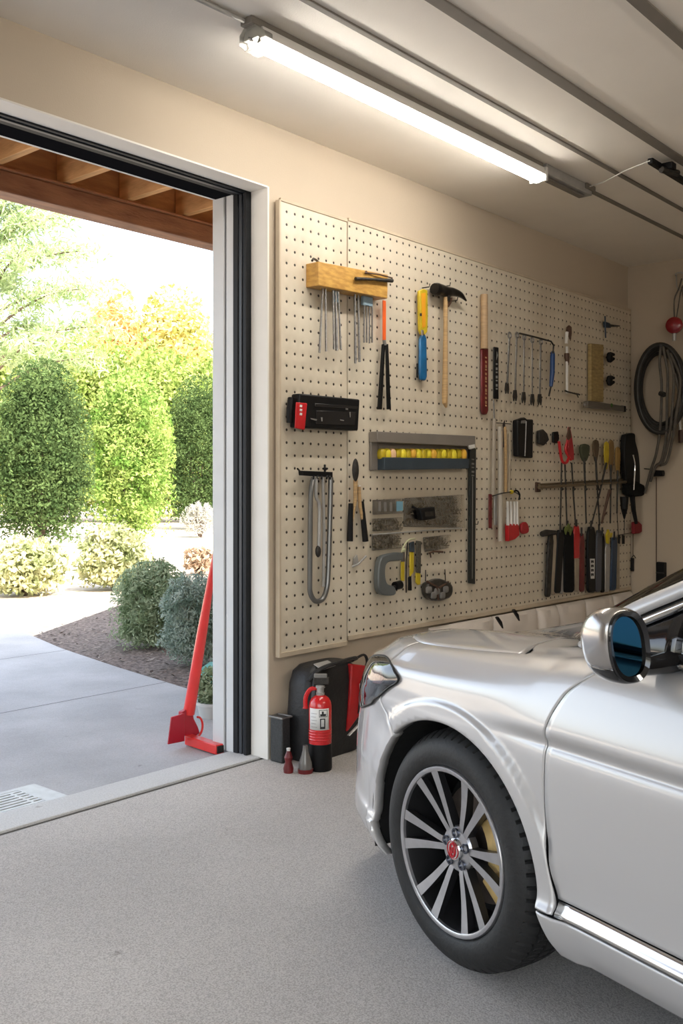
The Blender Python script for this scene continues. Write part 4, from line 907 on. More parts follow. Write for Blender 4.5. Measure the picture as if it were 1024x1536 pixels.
for x in (568, 583):
    b = MB(); wpoly(b, [(574 if x < 576 else 577,516),(581 if x > 576 else 578,516),(x+3.5,614),(x-3,614)], .014, .03 if x < 576 else .032); b.build('leg', bk, t, bevel=.002)
b = MB(); wrod(b, [(576,510,.04),(577,518,.04)], .010); b.build('joint', st, t)
# -- yellow and blue knife
t = wall_thing('utility_knife', 'yellow-topped tool with a blue grip left of the hammer', 'utility knife', 633, 570)
b = MB(); wpoly(b, [(625,436),(633,433),(641,435),(642,470),(641,498),(636,502),(630,502),(626,494)], .028, .02); b.build('body', M['yellow'], t, bevel=.005)
b = MB(); wpoly(b, [(629,440),(637,439),(637,490),(631,492)], .004, .048); b.build('slider_plate', mat('amber_plate', (.75,.33,.02), .35), t, bevel=.001)
b = MB(); wrod(b, [(631,470,.055),(631,474,.055)], .006); b.build('knob', ds, t)
b = MB(); wpoly(b, [(627,508),(631,501),(637,501),(640,508),(641,565),(638,571),(628,570),(626,560)], .034, .017); b.build('grip', M['blue'], t, bevel=.008)
b = MB(); wpoly(b, [(624,545),(627,545),(627,567),(624,566)], .015, .02); b.build('blade_clip', bk, t, bevel=.002)
b = MB(); wrod(b, [(633,495,.05),(634,503,.05)], .008); b.build('pivot', ch, t); peg(633, 432, t)
# -- hammer
t = wall_thing('hammer', 'claw hammer with black head and long pale wooden handle', 'hammer', 668, 610)
b = MB(); wrod(b, [(668,446,.05),(668,500,.05),(667.5,560,.05),(667,590,.05),(667,604,.05),(669,611,.05)], [.017,.017,.020,.023,.021,.008], .05, 12, flat=.8); b.build('handle', M['wood'], t)
b = MB(); wrod(b, [(651,433,.05),(655,434,.05),(662,435,.05),(670,438,.05),(678,438,.05),(690,442,.05),(699,451,.05)], [.032,.038,.032,.032,.026,.018,.005], .05, 12, smooth=4); wrod(b, [(669,438,.05),(670,452,.05)], .022, .05, 10); b.build('head', mat('black_forged_head', (.022,.02,.018), .3, .7), t)
b = MB(); wpoly(b, [(666,452),(679,446),(677,454),(671,461)], .02, .04); b.build('wedge_binding', M['brown'], t, bevel=.003); peg(664, 430, t); peg(675, 452, t)
# -- bat handle with dark red grip
t = wall_thing('wooden_bat', 'bare wooden handle with long dark red lettered sleeve', 'wooden handle', 726, 622)
b = MB(); wrod(b, [(726,442,.035),(726,480,.035),(726,523,.035)], .028, .035, 14, flat=.8); b.build('shaft', mat('raw_pine', (.50,.34,.19), .6, 0, .2, 4, stretch=(4,4,20)), t)
b = MB(); wpoly(b, [(719,522),(733,522),(733,616),(730,622),(722,622),(719,616)], .05, .01); b.build('sleeve', M['dred'], t, bevel=.012)
b = MB()
for k in range(13): y = 535+k*6; wpoly(b, [(726,y),(729,y+.5),(729,y+2.8+(k%3)),(726,y+2.4+(k%3))], .002, .060)
b.build('lettering', mat('faded_gold_print', (.42,.25,.12), .5), t)
# -- black tube file
t = wall_thing('file_sleeve', 'narrow black lettered file case right of the dark red sleeve', 'file', 743, 600)
b = MB(); wpoly(b, [(739,520),(748,521),(748,599),(739,598)], .03, .01); b.build('case', bk, t, bevel=.005)
b = MB()
for k in range(7): y = 545+k*6.2; wpoly(b, [(742,y),(745.5,y),(745.5,y+2.2+(k%2)*1.8),(742,y+2+(k%2)*1.8)], .001, .040)
wpoly(b, [(744,527),(746,533),(743,540)], .001, .040); b.build('lettering', mat('grey_print', (.3,.3,.28), .5), t)
b = MB(); wrod(b, [(740,600,.02),(741,628,.02)], .005); b.build('tang', st, t)
# -- wrench rack
t = wall_thing('wrench_rack', 'thin dark wire rail carrying a row of hanging steel wrenches', 'tool rack', 805, 515)
b = MB(); wrod(b, [(779,500,.06),(800,505,.06),(826,512,.06),(830,518,.06),(829,530,.06)], .006, .06); wrod(b, [(779,500,.06),(779,500,.0)], .005); wrod(b, [(822,510,.06),(822,510,.0)], .005); b.build('rail', ds, t)
def wrench(xa, ya, xb, yb, label, w=2.6, m=None):
    t = wall_thing('wrench', label, 'wrench', (xa+xb)/2, yb, group='steel wrenches on the wire rail')
    m = m or st; b = MB(); wpoly(b, [(xa-w/2,ya+5),(xa+w/2,ya+5),(xb+w/2,yb-14),(xb-w/2,yb-14)], .008, .05); b.build('shaft', m, t, bevel=.002)
    b = MB(); b.tube([Pw(xa,ya,.054)+Vector((.016*math.cos(a),0,.018*math.sin(a))) for a in np.linspace(0,2*PI,15)[:-1]], .006, 8, closed=True); b.build('ring_end', m, t)
    b = MB(); wpoly(b, [(xb-w,yb-16),(xb+w,yb-16),(xb+w*1.5,yb-6),(xb+w*.9,yb+1),(xb+w*.4,yb-4),(xb-w*.4,yb-4),(xb-w*.9,yb+1),(xb-w*1.5,yb-6)], .012, .048); b.build('open_end', ds, t, bevel=.002)
for i, (xa,ya,xb,yb) in enumerate(((764,503,760,590),(775,503,772,601),(786,506,785,604),(798,510,798,607),(811,513,809,607))):
    wrench(xa, ya, xb, yb, ['leftmost and shortest wrench of the row on the wire rail','second wrench from the left on the wire rail','middle wrench of the five on the wire rail','fourth wrench from the left on the wire rail','fifth wrench beside the blue-handled screwdriver'][i])
t = wall_thing('screwdriver', 'blue-handled screwdriver hanging at right end of the wire rail', 'screwdriver', 827, 594)
b = MB(); wrod(b, [(829,527,.05),(828.5,533,.05),(828,560,.05),(826,580,.05)], [.010,.017,.017,.012], .05, 10); b.build('handle', mat('deep_blue_grip', (.01,.05,.17), .4), t)
b = MB(); wrod(b, [(826,580,.05),(823,594,.05)], .006); b.build('blade', ds, t)
# -- valve tool with small branch below
t = wall_thing('pressure_gauge_wand', 'slim white and dark red wand hanging right of the wrenches', 'hand tool', 851, 590)
b = MB(); wrod(b, [(850,520,.03),(850,590,.03)], .010); wrod(b, [(850,498,.03),(849,515,.03)], .012); b.build('tube', M['white'], t)
b = MB(); wrod(b, [(853,488,.03),(853,491,.03),(854,500,.03),(855,509,.03)], [.004,.020,.016,.006]); b.build('cap', M['brown'], t)
b = MB(); wrod(b, [(850,530,.03),(850,536,.03),(851,548,.03)], [.018,.020,.010]); b.build('collar', M['brown'], t)
tag(wrod(wrod(MB(), [(847,586,.02),(852,588,.05),(860,590,.06),(869,592,.06)], .006), [(864,590,.06),(867,596,.05)], .004).build('peg_hook', ds), 'small dark forked peg hook under the white and red wand', 'hook')
# -- small clamp, wooden board with knobs, level
t = wall_thing('small_clamp', 'small dark blue clamp hanging highest near the corner', 'clamp', 908, 506)
b = MB(); wrod(b, [(907,474,.03),(908,507,.03)], .006); wpoly(b, [(904,482),(915,485),(916,492),(905,491)], .04, .015); b.build('body', mat('dark_navy_metal', (.03,.05,.08), .4, .4), t, bevel=.004)
b = MB(); wrod(b, [(913,488,.03),(929,489,.03)], [.010,.004]); b.build('spindle', ds, t)
t = wall_thing('wooden_jig', 'amber-stained wooden board with two black knobs near the corner', 'wooden jig', 893, 603)
jig = mat('jig_timber', (.40,.29,.12), .6, 0, 0, 5, .1, 12, col2=(.27,.19,.08), stretch=(4,4,14)); b = MB(); wpoly(b, [(881,515),(905,517),(905,603),(881,602)], .03, .01); b.build('board', jig, t, bevel=.003)
b = MB(); [wpoly(b, [(888,y),(906,y+1),(906,y+2.5),(888,y+1.5)], .006, .04) for y in (551,582)]; b.build('slat', jig, t)
for y in (536, 571):
    b = MB(); wrod(b, [(910,y,.02),(913,y,.05)], .01); b.ball(Pw(914,y,.055), (.03,.022,.04), 10, 6, e=.8); wrod(b, [(915,y-6,.05),(920,y-4,.05)], .012); wrod(b, [(915,y+6,.05),(920,y+2,.05)], .012); b.build('knob', bk, t)
t = wall_thing('spirit_level', 'short grey spirit level lying under the amber-stained board', 'spirit level', 907, 617)
b = MB(); wpoly(b, [(874,602),(878,601),(936,609),(936,617),(874,611)], .04, .03); b.build('bar', mat('grey_level', (.16,.145,.125), .4, .4), t, bevel=.004)
b = MB(); wpoly(b, [(930,608),(939,609),(939,618),(930,617)], .05, .025); b.build('end_cap', bk, t, bevel=.005); b = MB(); b.ball(Pw(877,607,.075), .012, 8, 6); b.build('rivet', st, t)
b = MB(); b.ball(Pw(917,608,.07), (.016,.008,.016), 8, 6); b.build('vial', M['green'], t)
# -- black tool tray with red battery
t = wall_thing('tool_tray', 'black plastic tool tray with a red battery end on narrow pegboard', 'tool tray', 487, 646)
b = MB(); wpoly(b, [(437,590),(540,599),(537,646),(434,641)], .055, .01); b.build('body', bk, t, bevel=.008)
b = MB(); wpoly(b, [(464,605),(537,609),(535,614),(463,610)], .003, .06); wpoly(b, [(466,616),(533,618),(531,638),(465,636)], .003, .06); b.build('front_panel', mat('gloss_black_panel', (.014,.014,.015), .15), t, bevel=.002)
b = MB(); wpoly(b, [(443,603),(461,605),(457,645),(441,642)], .008, .062); b.build('battery_pack', M['red'], t, bevel=.005)
b = MB(); [wpoly(b, [(448.5+k*.0,607+k*6),(452.5,607.5+k*6),(452.2,611+k*6),(448.2,610.5+k*6)], .001, .1482) for k in range(3)]; b.build('lettering', M['label'], t)
b = MB(); wrod(b, [(436,597,.03),(434,615,.035),(434,634,.03)], .015, .06, 8, smooth=4); b.build('side_handle', bk, t)
b = MB(); [wpoly(b, q, .001, .1435) for q in ([(466,627),(477,629),(476,631),(467,629)],[(483,626),(486,626),(486,632),(484,632)],[(515,629),(521,630),(521,631.5),(515,630.5)],[(524,612),(528,612.5),(528,615),(524,614.5)],[(530,618),(532,618),(532,626),(531,626)])]; b.build('scuffs', M['grey'], t)
# -- hook rail with U shaped bows
t = wall_thing('hook_rail', 'short black hook rail on the narrow pegboard below the tool tray', 'tool rack', 472, 717)
b = MB(); wpoly(b, [(447,706),(499,708),(499,716),(448,713)], .03, .012); wrod(b, [(449,706,.03),(446,703,.05)], .005); wrod(b, [(487,697,.03),(487,710,.04)], .006); wrod(b, [(484,703,.04),(491,703,.04)], .006); b.build('rail', bk, t, bevel=.002)
for x in (470,476,482,490,495): wrod(MB(), [(x,713,.035),(x,718,.05),(x,715,.065)], .005).build('hook', bk, t)
t = wall_thing('steel_loop', 'long U-shaped grey steel loop hanging from the black hook rail', 'steel loop', 478, 903)
b = MB(); wrod(b, [(470,716,.04),(466,740,.04),(465,800,.04),(464.5,870,.04),(465,888,.04),(470,899,.04),(476,902,.04),(484,898,.04),(489.5,884,.04),(492,860,.04),(494,800,.04),(496,716,.04)], .013, .04, 10, smooth=5); b.build('loop', mat('grey_steel_loop', (.20,.20,.195), .35, .7), t)
t = wall_thing('swivel_rod', 'thin steel rod with a dark ball end hanging inside the steel loop', 'steel rod', 477, 834)
b = MB(); wrod(b, [(474,718,.05),(474,745,.05),(479,760,.05),(478,820,.05)], .009, .05, 8, smooth=4); b.build('rod', M['lgrey'], t); b = MB(); b.ball(Pw(477,827,.05), (.017,.013,.03), 12, 8); b.build('ball_end', ds, t)
tag(wrod(MB(), [(484,716,.035),(486,800,.035),(485,880,.035)], .008, .03).build('flat_bar', M['lgrey']), 'pale flat rod hanging between the arms of the steel loop', 'steel rod')
# -- pliers with spoon head
t = wall_thing('pliers', 'long pliers with oval black head and two black grips', 'pliers', 537, 812)
b = MB(); b.ball(Pw(533,705,.045), (.024,.013,.060), 14, 10); b.build('head', ds, t)
b = MB(); wrod(b, [(533,720,.035),(532.5,750,.035),(526,790,.03)], [.012,.010,.008]); wrod(b, [(538,730,.03),(540,760,.03),(546,790,.03)], .010); b.build('shaft', M['wood'], t)
b = MB(); wpoly(b, [(537,728),(541,728),(541,734),(537,733)], .015, .028); b.build('collar', M['white'], t)
for (xa,ya,xb,yb) in ((526,755,524.5,812),(542,752,548,812)): b = MB(); wrod(b, [(xa,ya,.03),(xb,yb,.03)], [.013,.017], .03, 10); b.build('grip', bk, t)
tag(wpoly(wrod(MB(), [(528,850,.01),(537,846,.03),(549,834,.05)], .006), [(529,838),(535,832),(538,846),(530,850)], .01, .01).build('wire_hook', M['lgrey']), 'small bent wire hook with scrap below the long pliers', 'hook')
# -- grey shelf box of yellow pieces
t = wall_thing('parts_shelf', 'grey metal wall shelf holding yellow pieces behind a slate front', 'wall shelf', 633, 706)
gs = mat('warm_grey_shelf', (.22,.195,.17), .5, .1, .1, 6)
b = MB(); wpoly(b, [(553,647),(713,654),(713,670),(553,663)], .06, .0); wpoly(b, [(553,650),(567,662),(567,705),(553,706)], .03, .0); b.build('frame', gs, t, bevel=.004)
b = MB(); wpoly(b, [(566,686),(704,688),(703,703),(566,705)], .05, .015); b.build('front_lip', M['slate'], t, bevel=.003)
b = MB(); wpoly(b, [(566,660),(704,667),(704,690),(566,690)], .008, .0); b.build('back_panel', gs, t)
b = MB(); wpoly(b, [(704,667),(713,668),(711,700),(704,702)], .04, .005); b.build('end_panel', M['green'], t, bevel=.002)
b = MB(); wpoly(b, [(700,668),(712,666),(713,672),(703,674)], .012, .05); b.build('corner_tab', M['white'], t, bevel=.003)
ycol = [M['yellow'], mat('lemon_plastic', (.80,.66,.04), .4), mat('amber_orange_plastic', (.75,.42,.05), .4), mat('peach_plastic', (.78,.50,.28), .45)]
for k in range(17):
    x = 572+k*7.6; a = Pw(x, 681.5+(k%3)*1.2, .030-.006*(k%2)); r = .0215*(1+x/5000); b = MB(); b.ball(a, (r*1.05, r, r*(1.35+.2*((k*7)%3))), 10, 7, e=.75)
    o = b.build('wall_plug', ycol[[0,1,3,0,1,0,2,1,0,1,2,0,1,0,1,0,2][k]]); tag(o, 'rounded yellow plastic piece lying in the grey wall shelf', 'plastic piece', 'yellow plastic pieces in the grey wall shelf')
    if k in (2,6,10,16): o['label'] = ['peach plastic piece third from the left in the grey shelf','amber plastic piece left of the shelf middle','amber plastic piece right of the shelf middle','amber plastic piece at right end of the grey shelf'][(2,6,10,16).index(k)]; del o['group']
# -- blister packs and small things
def pack(pts, name, label, cat, marks=None, m=None):
    x0_, y0_ = sum(p[0] for p in pts)/len(pts), max(p[1] for p in pts); t = wall_thing(name, label, cat, x0_, y0_)
    wpoly(MB(), pts, .012, .012).build('film', m or M['clear'], t, bevel=.003); return t
smallm = mat('tiny_hardware', (.26,.22,.16), .5, .4, .4, 60)
def bits(t, xa, xb, ya, yb, n, seed, up=.016):
    r_ = random.Random(seed)
    b = MB()
    for k in range(n):
        x = r_.uniform(xa,xb); y = r_.uniform(ya,yb); p = Pw(x,y,up+.006); a = r_.uniform(0,PI); L_ = r_.uniform(.006,.014); b.tube([p-Vector((L_*math.cos(a),0,L_*math.sin(a))), p+Vector((L_*math.cos(a),0,L_*math.sin(a)))], [.0035,.002], 5)
    o = b.build('screws', smallm, t); o['kind'] = 'stuff'; return o
t = pack([(558,750),(606,748),(606,770),(558,772)], 'blister_pack', 'small clear pack with a light blue label under the grey shelf', 'blister pack')
wpoly(MB(), [(594,752),(604,752),(604,766),(594,767)], .002, .0245).build('blue_label', mat('light_blue_label', (.16,.33,.42), .5), t)
b = MB(); [wpoly(b, [(565+k*9,753),(569+k*9,753),(569+k*9,767),(565+k*9,767)], .001, .0245) for k in range(3)]; b.build('print', M['grey'], t)
t = pack([(606,747),(696,742),(697,792),(604,790)], 'hardware_bag', 'clear bag of tiny screws behind the small black box', 'plastic bag'); bits(t, 608, 694, 746, 788, 85, 3)
t = pack([(558,778),(603,776),(604,795),(558,797)], 'hardware_bag', 'narrow clear bag of dark screws below the blue-labelled pack', 'plastic bag'); bits(t, 560, 602, 779, 794, 45, 5)
t = pack([(557,801),(600,799),(602,822),(557,826)], 'hardware_bag', 'clear bag of dark screws directly above the grey clamp', 'plastic bag'); bits(t, 560, 600, 803, 822, 50, 6)
t = pack([(634,806),(676,802),(673,822),(636,828)], 'hardware_bag', 'clear bag of dark screws right of the yellow cutters top', 'plastic bag'); bits(t, 637, 673, 806, 822, 45, 8)
tag(wrod(MB(), [(558,802,.03),(600,799,.03),(650,795,.03),(692,792,.03)], .004, .03, smooth=3).build('curtain_wire', M['lgrey']), 'thin pale wire stretched across the board between the hardware bags', 'wire')
t = wall_thing('torch_lamp', 'small black box lamp among hardware bags under the grey shelf', 'lamp', 638, 782)
b = MB(); wpoly(b, [(622,763),(652,760),(654,778),(627,781)], .05, .02); b.build('case', bk, t, bevel=.008); b = MB(); wpoly(b, [(631,768),(649,767),(649,774),(632,775)], .003, .068); b.build('lens', M['dsteel'], t); b = MB(); wrod(b, [(618,760,.04),(625,764,.05)], .008); b.build('clip', bk, t)
tag(wrod(wrod(MB(), [(643,830,.03),(650,827,.04),(664,828,.04)], .006), [(645,829,.03),(646,836,.02)], .004).build('hex_key', M['brown']), 'small rusty hex key above the bag of metal parts', 'hex key')
# -- C clamp
t = wall_thing('c_clamp', 'large grey C-shaped clamp at lower left of the wide pegboard', 'clamp', 583, 893)
gc = mat('grey_cast_clamp', (.15,.165,.165), .45, .3, .12, 9)
b = MB(); wpoly(b, smooth_loop([(603,829),(575,832),(565,838),(561,852),(560,875),(563,888),(572,893),(588,893),(592,888),(589,880),(577,876),(573,866),(573,852),(576,845),(584,842),(603,840)], 3).tolist(), .035, .02); b.build('clamp_frame', gc, t, bevel=.006)
b = MB(); wrod(b, [(578,882,.04),(594,880,.04)], .009); b.build('screw', ds, t); b = MB(); wrod(b, [(592,879,.04),(600,877,.04)], .024, .04, 12); b.build('pad', bk, t)
# -- cutters and knives
def cutter(label, body, tip, hx, hy, mcol, tipm, name='snips'):
    t = wall_thing(name, label, name.replace('_',' '), hx, hy); wpoly(MB(), body, .03, .02).build('grip', mcol, t, bevel=.005); wpoly(MB(), tip, .02, .022).build('head', tipm, t, bevel=.003); return t
cutter('yellow-gripped snips nearest the grey clamp', [(600,842),(607,841),(607,872),(600,871)], [(601,830),(607,826),(608,842),(601,843)], 604, 872, M['yellow'], M['steel'])
t = cutter('yellow and black knife with blue top beside the grey clamp', [(613,828),(621,828),(621,858),(613,866)], [(613,814),(621,812),(622,828),(613,828)], 616, 886, M['yellow'], M['slate'], 'box_knife')
wpoly(MB(), [(611,866),(617,862),(618,886),(611,886)], .03, .02).build('black_grip', bk, t, bevel=.005); b = MB(); wrod(b, [(611,812,.03),(609,850,.03),(609,889,.03)], .004, .03, smooth=3); b.build('wire', ds, t)
t = cutter('black-mesh cutter with a short yellow end right of the knife', [(622,859),(631,860),(631,877),(626,878),(622,874)], [(623,811),(632,812),(631,860),(623,859)], 626, 878, M['yellow'], mat('mesh_sleeve', (.10,.09,.07), .6, 0, .6, 120))
b = MB(); wrod(b, [(602,828,.04),(606,818,.04),(613,810,.04),(622,808,.04)], .005, .04, smooth=3); b.ball(Pw(606,825,.045), (.012,.01,.013), 8, 6); tag(b.build('cable_loop', mat('pale_green_cord', (.5,.5,.3), .5)), 'pale cord looped over the tops of the yellow cutters', 'cord')
# -- bag of metal parts
t = wall_thing('parts_bag', 'clear-fronted bag of metal parts hanging below the hex key', 'parts bag', 655, 902)
b = MB(); wpoly(b, smooth_loop([(632,876),(640,872),(656,868),(672,873),(680,880),(678,894),(666,900),(648,902),(635,897),(631,886)], 2).tolist(), .05, .01); b.build('bag', mat('smoky_film', (.05,.045,.038), .3, .2, .5, 25), t, bevel=.012)
for k,(x,y) in enumerate(((643,885),(655,887),(668,884),(650,893),(663,893))): b = MB(); b.ball(Pw(x,y,.062), (.026,.010,.020), 10, 6, e=.6); b.build('metal_part', M['grey'], t)
b = MB(); wrod(b, [(640,872,.05),(655,880,.07),(657,900,.06)], .006); wrod(b, [(672,873,.05),(658,882,.07)], .006); b.build('strap', M['brown'], t)
b = MB(); wrod(b, [(638,855,.01),(638,872,.02)], .003); wrod(b, [(667,854,.01),(668,873,.02)], .003); b.build('hanging_wire', ds, t)
# -- long dark straightedge
t = wall_thing('straightedge', 'long black straightedge hanging from end of the grey shelf', 'straightedge', 707, 876)
b = MB(); wpoly(b, [(702,672),(714,673),(712,876),(701,875)], .022, .012); b.build('blade', mat('black_straightedge', (.022,.026,.024), .4, .2, .3, 20), t, bevel=.002)
b = MB(); wpoly(b, [(706.2,715),(707.6,715),(707,868),(705.8,868)], .0015, .034); b.build('scale_line', M['grey'], t)
b = MB(); [wpoly(b, [(705,688+k*6),(710,688.5+k*6),(710,690.2+k*6+(k%2)),(705,690+k*6+(k%2))], .001, .034) for k in range(5)]; b.build('lettering', M['grey'], t); peg(708, 786, t, .04)
# -- tall rods with red cups
def tallrod(pts, r, m, name, label, cat, **k): t = tag(wrod(MB(), pts, r, **k).build(name, m), label, cat); return t
tallrod([(741,628,.03),(740,680,.03),(739,742,.03)], .013, mat('taupe_rod', (.36,.31,.25), .45, .1), 'long_rod', 'leftmost tall pale rod hanging under the file case', 'rod')
tallrod([(749,640,.05),(750,700,.05),(750,770,.05),(750,812,.05)], .015, mat('pale_rod', (.46,.41,.34), .45, .1), 'long_rod', 'longest pale rod reaching down past the red cup', 'rod')
tallrod([(757,640,.03),(758,700,.03),(758,738,.03)], .010, M['wood'], 'long_rod', 'slim wooden rod hanging between two pale rods', 'rod')
tallrod([(764,650,.03),(764,700,.03),(763,738,.03)], .010, M['beige'], 'long_rod', 'beige rod nearest the black hanging pouch', 'rod')
t = wall_thing('rod_holder', 'thin wire holder clipping tall rods above the red cup', 'tool rack', 755, 745)
b = MB(); wrod(b, [(738,744,.02),(752,740,.07),(770,738,.07),(778,742,.02)], .004, smooth=3); wrod(b, [(740,634,.02),(766,636,.04)], .003); b.build('wire', ds, t)
b = MB(); wrod(b, [(768,738,.04),(775,736,.05),(779,742,.05),(778,750,.05)], .006, smooth=4); b.build('hook', bk, t); b = MB(); b.ball(Pw(767,738,.07), (.02,.012,.014), 8, 6); b.build('brass_nut', M['yellow'], t)
tag(wpoly(MB(), [(732,741),(738,741),(738,793),(732,792)], .02, .02).build('flat_file', M['dred'], bevel=.003), 'short dark red flat bar at lower left of rod group', 'flat bar')
tag(wpoly(MB(), [(740,742),(746,742),(746,788),(740,788)], .015, .02).build('flat_file', M['lgrey'], bevel=.003), 'short pale flat bar beside the dark red flat bar', 'flat bar')
t = wall_thing('tool_cup', 'red plastic cup of white tubes at bottom of rod group', 'tool cup', 768, 813)
b = MB(); wpoly(b, [(747,785),(752,784),(752,813),(747,812)], .05, .02); wpoly(b, [(757,786),(778,786),(779,803),(770,809),(757,812)], .06, .02); b.build('cup', M['red'], t, bevel=.008)
b = MB(); wpoly(b, smooth_loop([(779,786),(788,783),(793,790),(793,798),(786,801),(779,799)],2).tolist(), .05, .02); b.build('red_cap', mat('deep_red_cap', (.33,.008,.015), .4), t, bevel=.006)
for x in (761,766,771,775): b = MB(); wrod(b, [(x,752,.04),(x+.3,788,.04)], [.008,.011], .04, 8); b.build('white_tube', M['white'], t)
# -- black pouches
t = wall_thing('tool_pouch', 'large black hanging pouch right of the tall rods', 'pouch', 784, 687)
b = MB(); wpoly(b, [(768,630),(776,628),(783,626),(788,629),(800,629),(799,687),(783,686),(769,684)], .07, .015); b.build('pouch', bk, t, bevel=.008)
b = MB(); wrod(b, [(789,632,.09),(788,660,.09),(787,684,.09)], .004); b.build('zip', st, t); b = MB(); wpoly(b, [(776,631),(784,630),(786,635),(775,635)], .004, .086); b.build('belt_clip', M['grey'], t, bevel=.001)
tag(wpoly(wpoly(MB(), [(754,643),(760,643),(760,672),(754,671)], .03, .02), [(753,637),(757,630),(758,643),(754,643)], .02, .02).build('knife_sheath', mat('dark_sheath', (.025,.018,.02), .5), bevel=.003), 'narrow dark sheath between the rods and the black pouch', 'sheath')
for k,(pts,lb) in enumerate((([(804,646),(812,644),(820,650),(824,660),(814,668),(804,665)],'crumpled black socket pouch just right of the large pouch'),([(827,648),(837,647),(839,658),(836,665),(827,664)],'small black socket beside the red bolt cutters'))):
    tag(wpoly(MB(), pts, .045, .015).build('socket_pouch', [M['dsteel'],bk][k], bevel=.006), lb, 'pouch')
# -- tool rail near the corner
t = wall_thing('tool_rail', 'long brass-coloured tool rail near the corner with dark end block', 'tool rack', 870, 738)
b = MB(); wrod(b, [(808,731,.06),(870,727,.06),(938,723,.06)], .012, .06, 8); wrod(b, [(808,727,.03),(938,719,.03)], .008, .03, 8); b.build('rail', mat('tarnished_brass_rail', (.22,.17,.11), .35, .7), t); wpoly(MB(), [(802,723),(811,724),(811,738),(802,738)], .07, .0).build('end_block', M['brown'], t, bevel=.003)
for x in (842,860,878,897,915): b = MB(); wrod(b, [(x,729,.055),(x+1,735,.08),(x+3,733,.09)], .005); b.build('hook', ds, t)
# bolt cutters
t = wall_thing('bolt_cutter', 'bright red bolt cutter head on dark legs above the tool rail', 'bolt cutter', 849, 790)
b = MB(); wrod(b, [(838,662,.07),(840,678,.07),(843,692,.07),(849,694,.07),(853,686,.07)], .010, smooth=4, seg=8); wrod(b, [(853,641,.07),(851,660,.07),(848,676,.07),(856,690,.07)], [.008,.010,.010,.008], smooth=4); b.build('red_jaw', M['red'], t)
b = MB(); wpoly(b, [(853,640),(857,655),(861,680),(861,690),(852,690),(849,682),(851,660)], .03, .055); b.build('red_head', mat('maroon_red', (.40,.01,.02), .4), t, bevel=.004)
b = MB(); wpoly(b, [(848,655),(854,640),(857,656),(852,660)], .02, .09); b.build('pivot_plate', M['brown'], t, bevel=.003)
for xa,xb in ((842,840),(847,850),(857,863)): b = MB(); wrod(b, [(xa,694,.06),((xa+xb)/2,745,.065),(xb,788,.06)], .006, .06); b.build('leg', ds, t)
# brushes / long drivers
def driver(label, xt, yt, xb, yb, headm, hw, hh, cat='brush', name='long_brush'):
    t = wall_thing(name, label, cat, xb, yb)
    b = MB(); wpoly(b, smooth_loop([(xt-hw*.8,yt),(xt+hw*.8,yt),(xt+hw,yt+hh*.45),(xt+hw*.35,yt+hh),(xt-hw*.35,yt+hh),(xt-hw,yt+hh*.45)],2).tolist(), .04, .045); b.build('head', headm, t, bevel=.006)
    b = MB(); wrod(b, [(xt,yt+hh*.8,.065),((xt+xb)/2,(yt+hh+yb)/2,.068),(xb,yb,.06)], [.009,.006,.006], .06, 7); b.build('shaft', ds, t); return t
driver('long brush with dark olive fan-shaped head above tool rail', 876, 667, 879, 785, mat('olive_bristle', (.06,.065,.035), .8), 8.5, 24)
driver('long brush with narrow brown head beside the olive one', 893, 661, 899, 788, mat('brown_bristle', (.10,.065,.035), .8), 5.5, 30)
driver('long driver with a yellow head above right half of rail', 909, 664, 886, 790, M['yellow'], 4.5, 38, 'driver', 'long_driver')
driver('long driver with dark amber head above right half of rail', 916, 662, 915, 785, mat('amber_bristle', (.20,.12,.04), .7), 5, 44, 'driver', 'long_driver')
driver('long driver with ochre head nearest the black bag', 926, 672, 925, 770, mat('ochre_handle', (.32,.19,.05), .6), 4.5, 42, 'driver', 'long_driver')
b = MB(); wrod(b, [(914,735,.07),(908,760,.07),(902,785,.07),(905,775,.07),(910,768,.07)], [.012,.011,.008,.005,.004]); tag(b.build('long_file', M['brown']), 'slanted dark brown bar below the right part of the rail', 'flat bar')
# hanging handles row
row = [  # x top, x bottom, y top, y bottom, width, material, label, name, category
 (826,820,800,896,7,M['dsteel'],'black hammer shaft hanging leftmost in the lower tool row','pick_hammer','hammer'),
 (832,828,802,893,5,M['beige'],'pale beige handle next to the leftmost black hammer','hand_tool','handle'),
 (840,834,795,890,9,bk,'black handle third from the left in the lower tool row','hand_tool','handle'),
 (844,841,800,891,5,M['lgrey'],'thin grey handle fourth from the left in the lower tool row','hand_tool','handle'),
 (851,852,790,889,14,M['rubber'],'wide matt black handle with leafy green tie in the lower row','hand_tool','handle'),
 (872,872,800,888,7,M['dred'],'dark red handle right of the red-and-beige one','hand_tool','handle'),
 (886,886,790,889,11,bk,'black handle with a white printed label in the lower row','hand_tool','handle'),
 (898,896,795,888,8,mat('blue_grey_grip', (.075,.08,.10), .5),'blue-grey handle right of the labelled black handle','hand_tool','handle'),
 (903,903,800,889,6,M['dred'] if False else bk,'narrow black handle between blue-grey and pale grey handles','hand_tool','handle'),
 (911,909,812,888,7,M['lgrey'],'pale grey handle under a yellow clip in the lower row','hand_tool','handle'),
 (921,918,806,886,8,mat('navy_grip', (.02,.045,.09), .45),'navy blue handle at right end of the lower tool row','hand_tool','handle')]
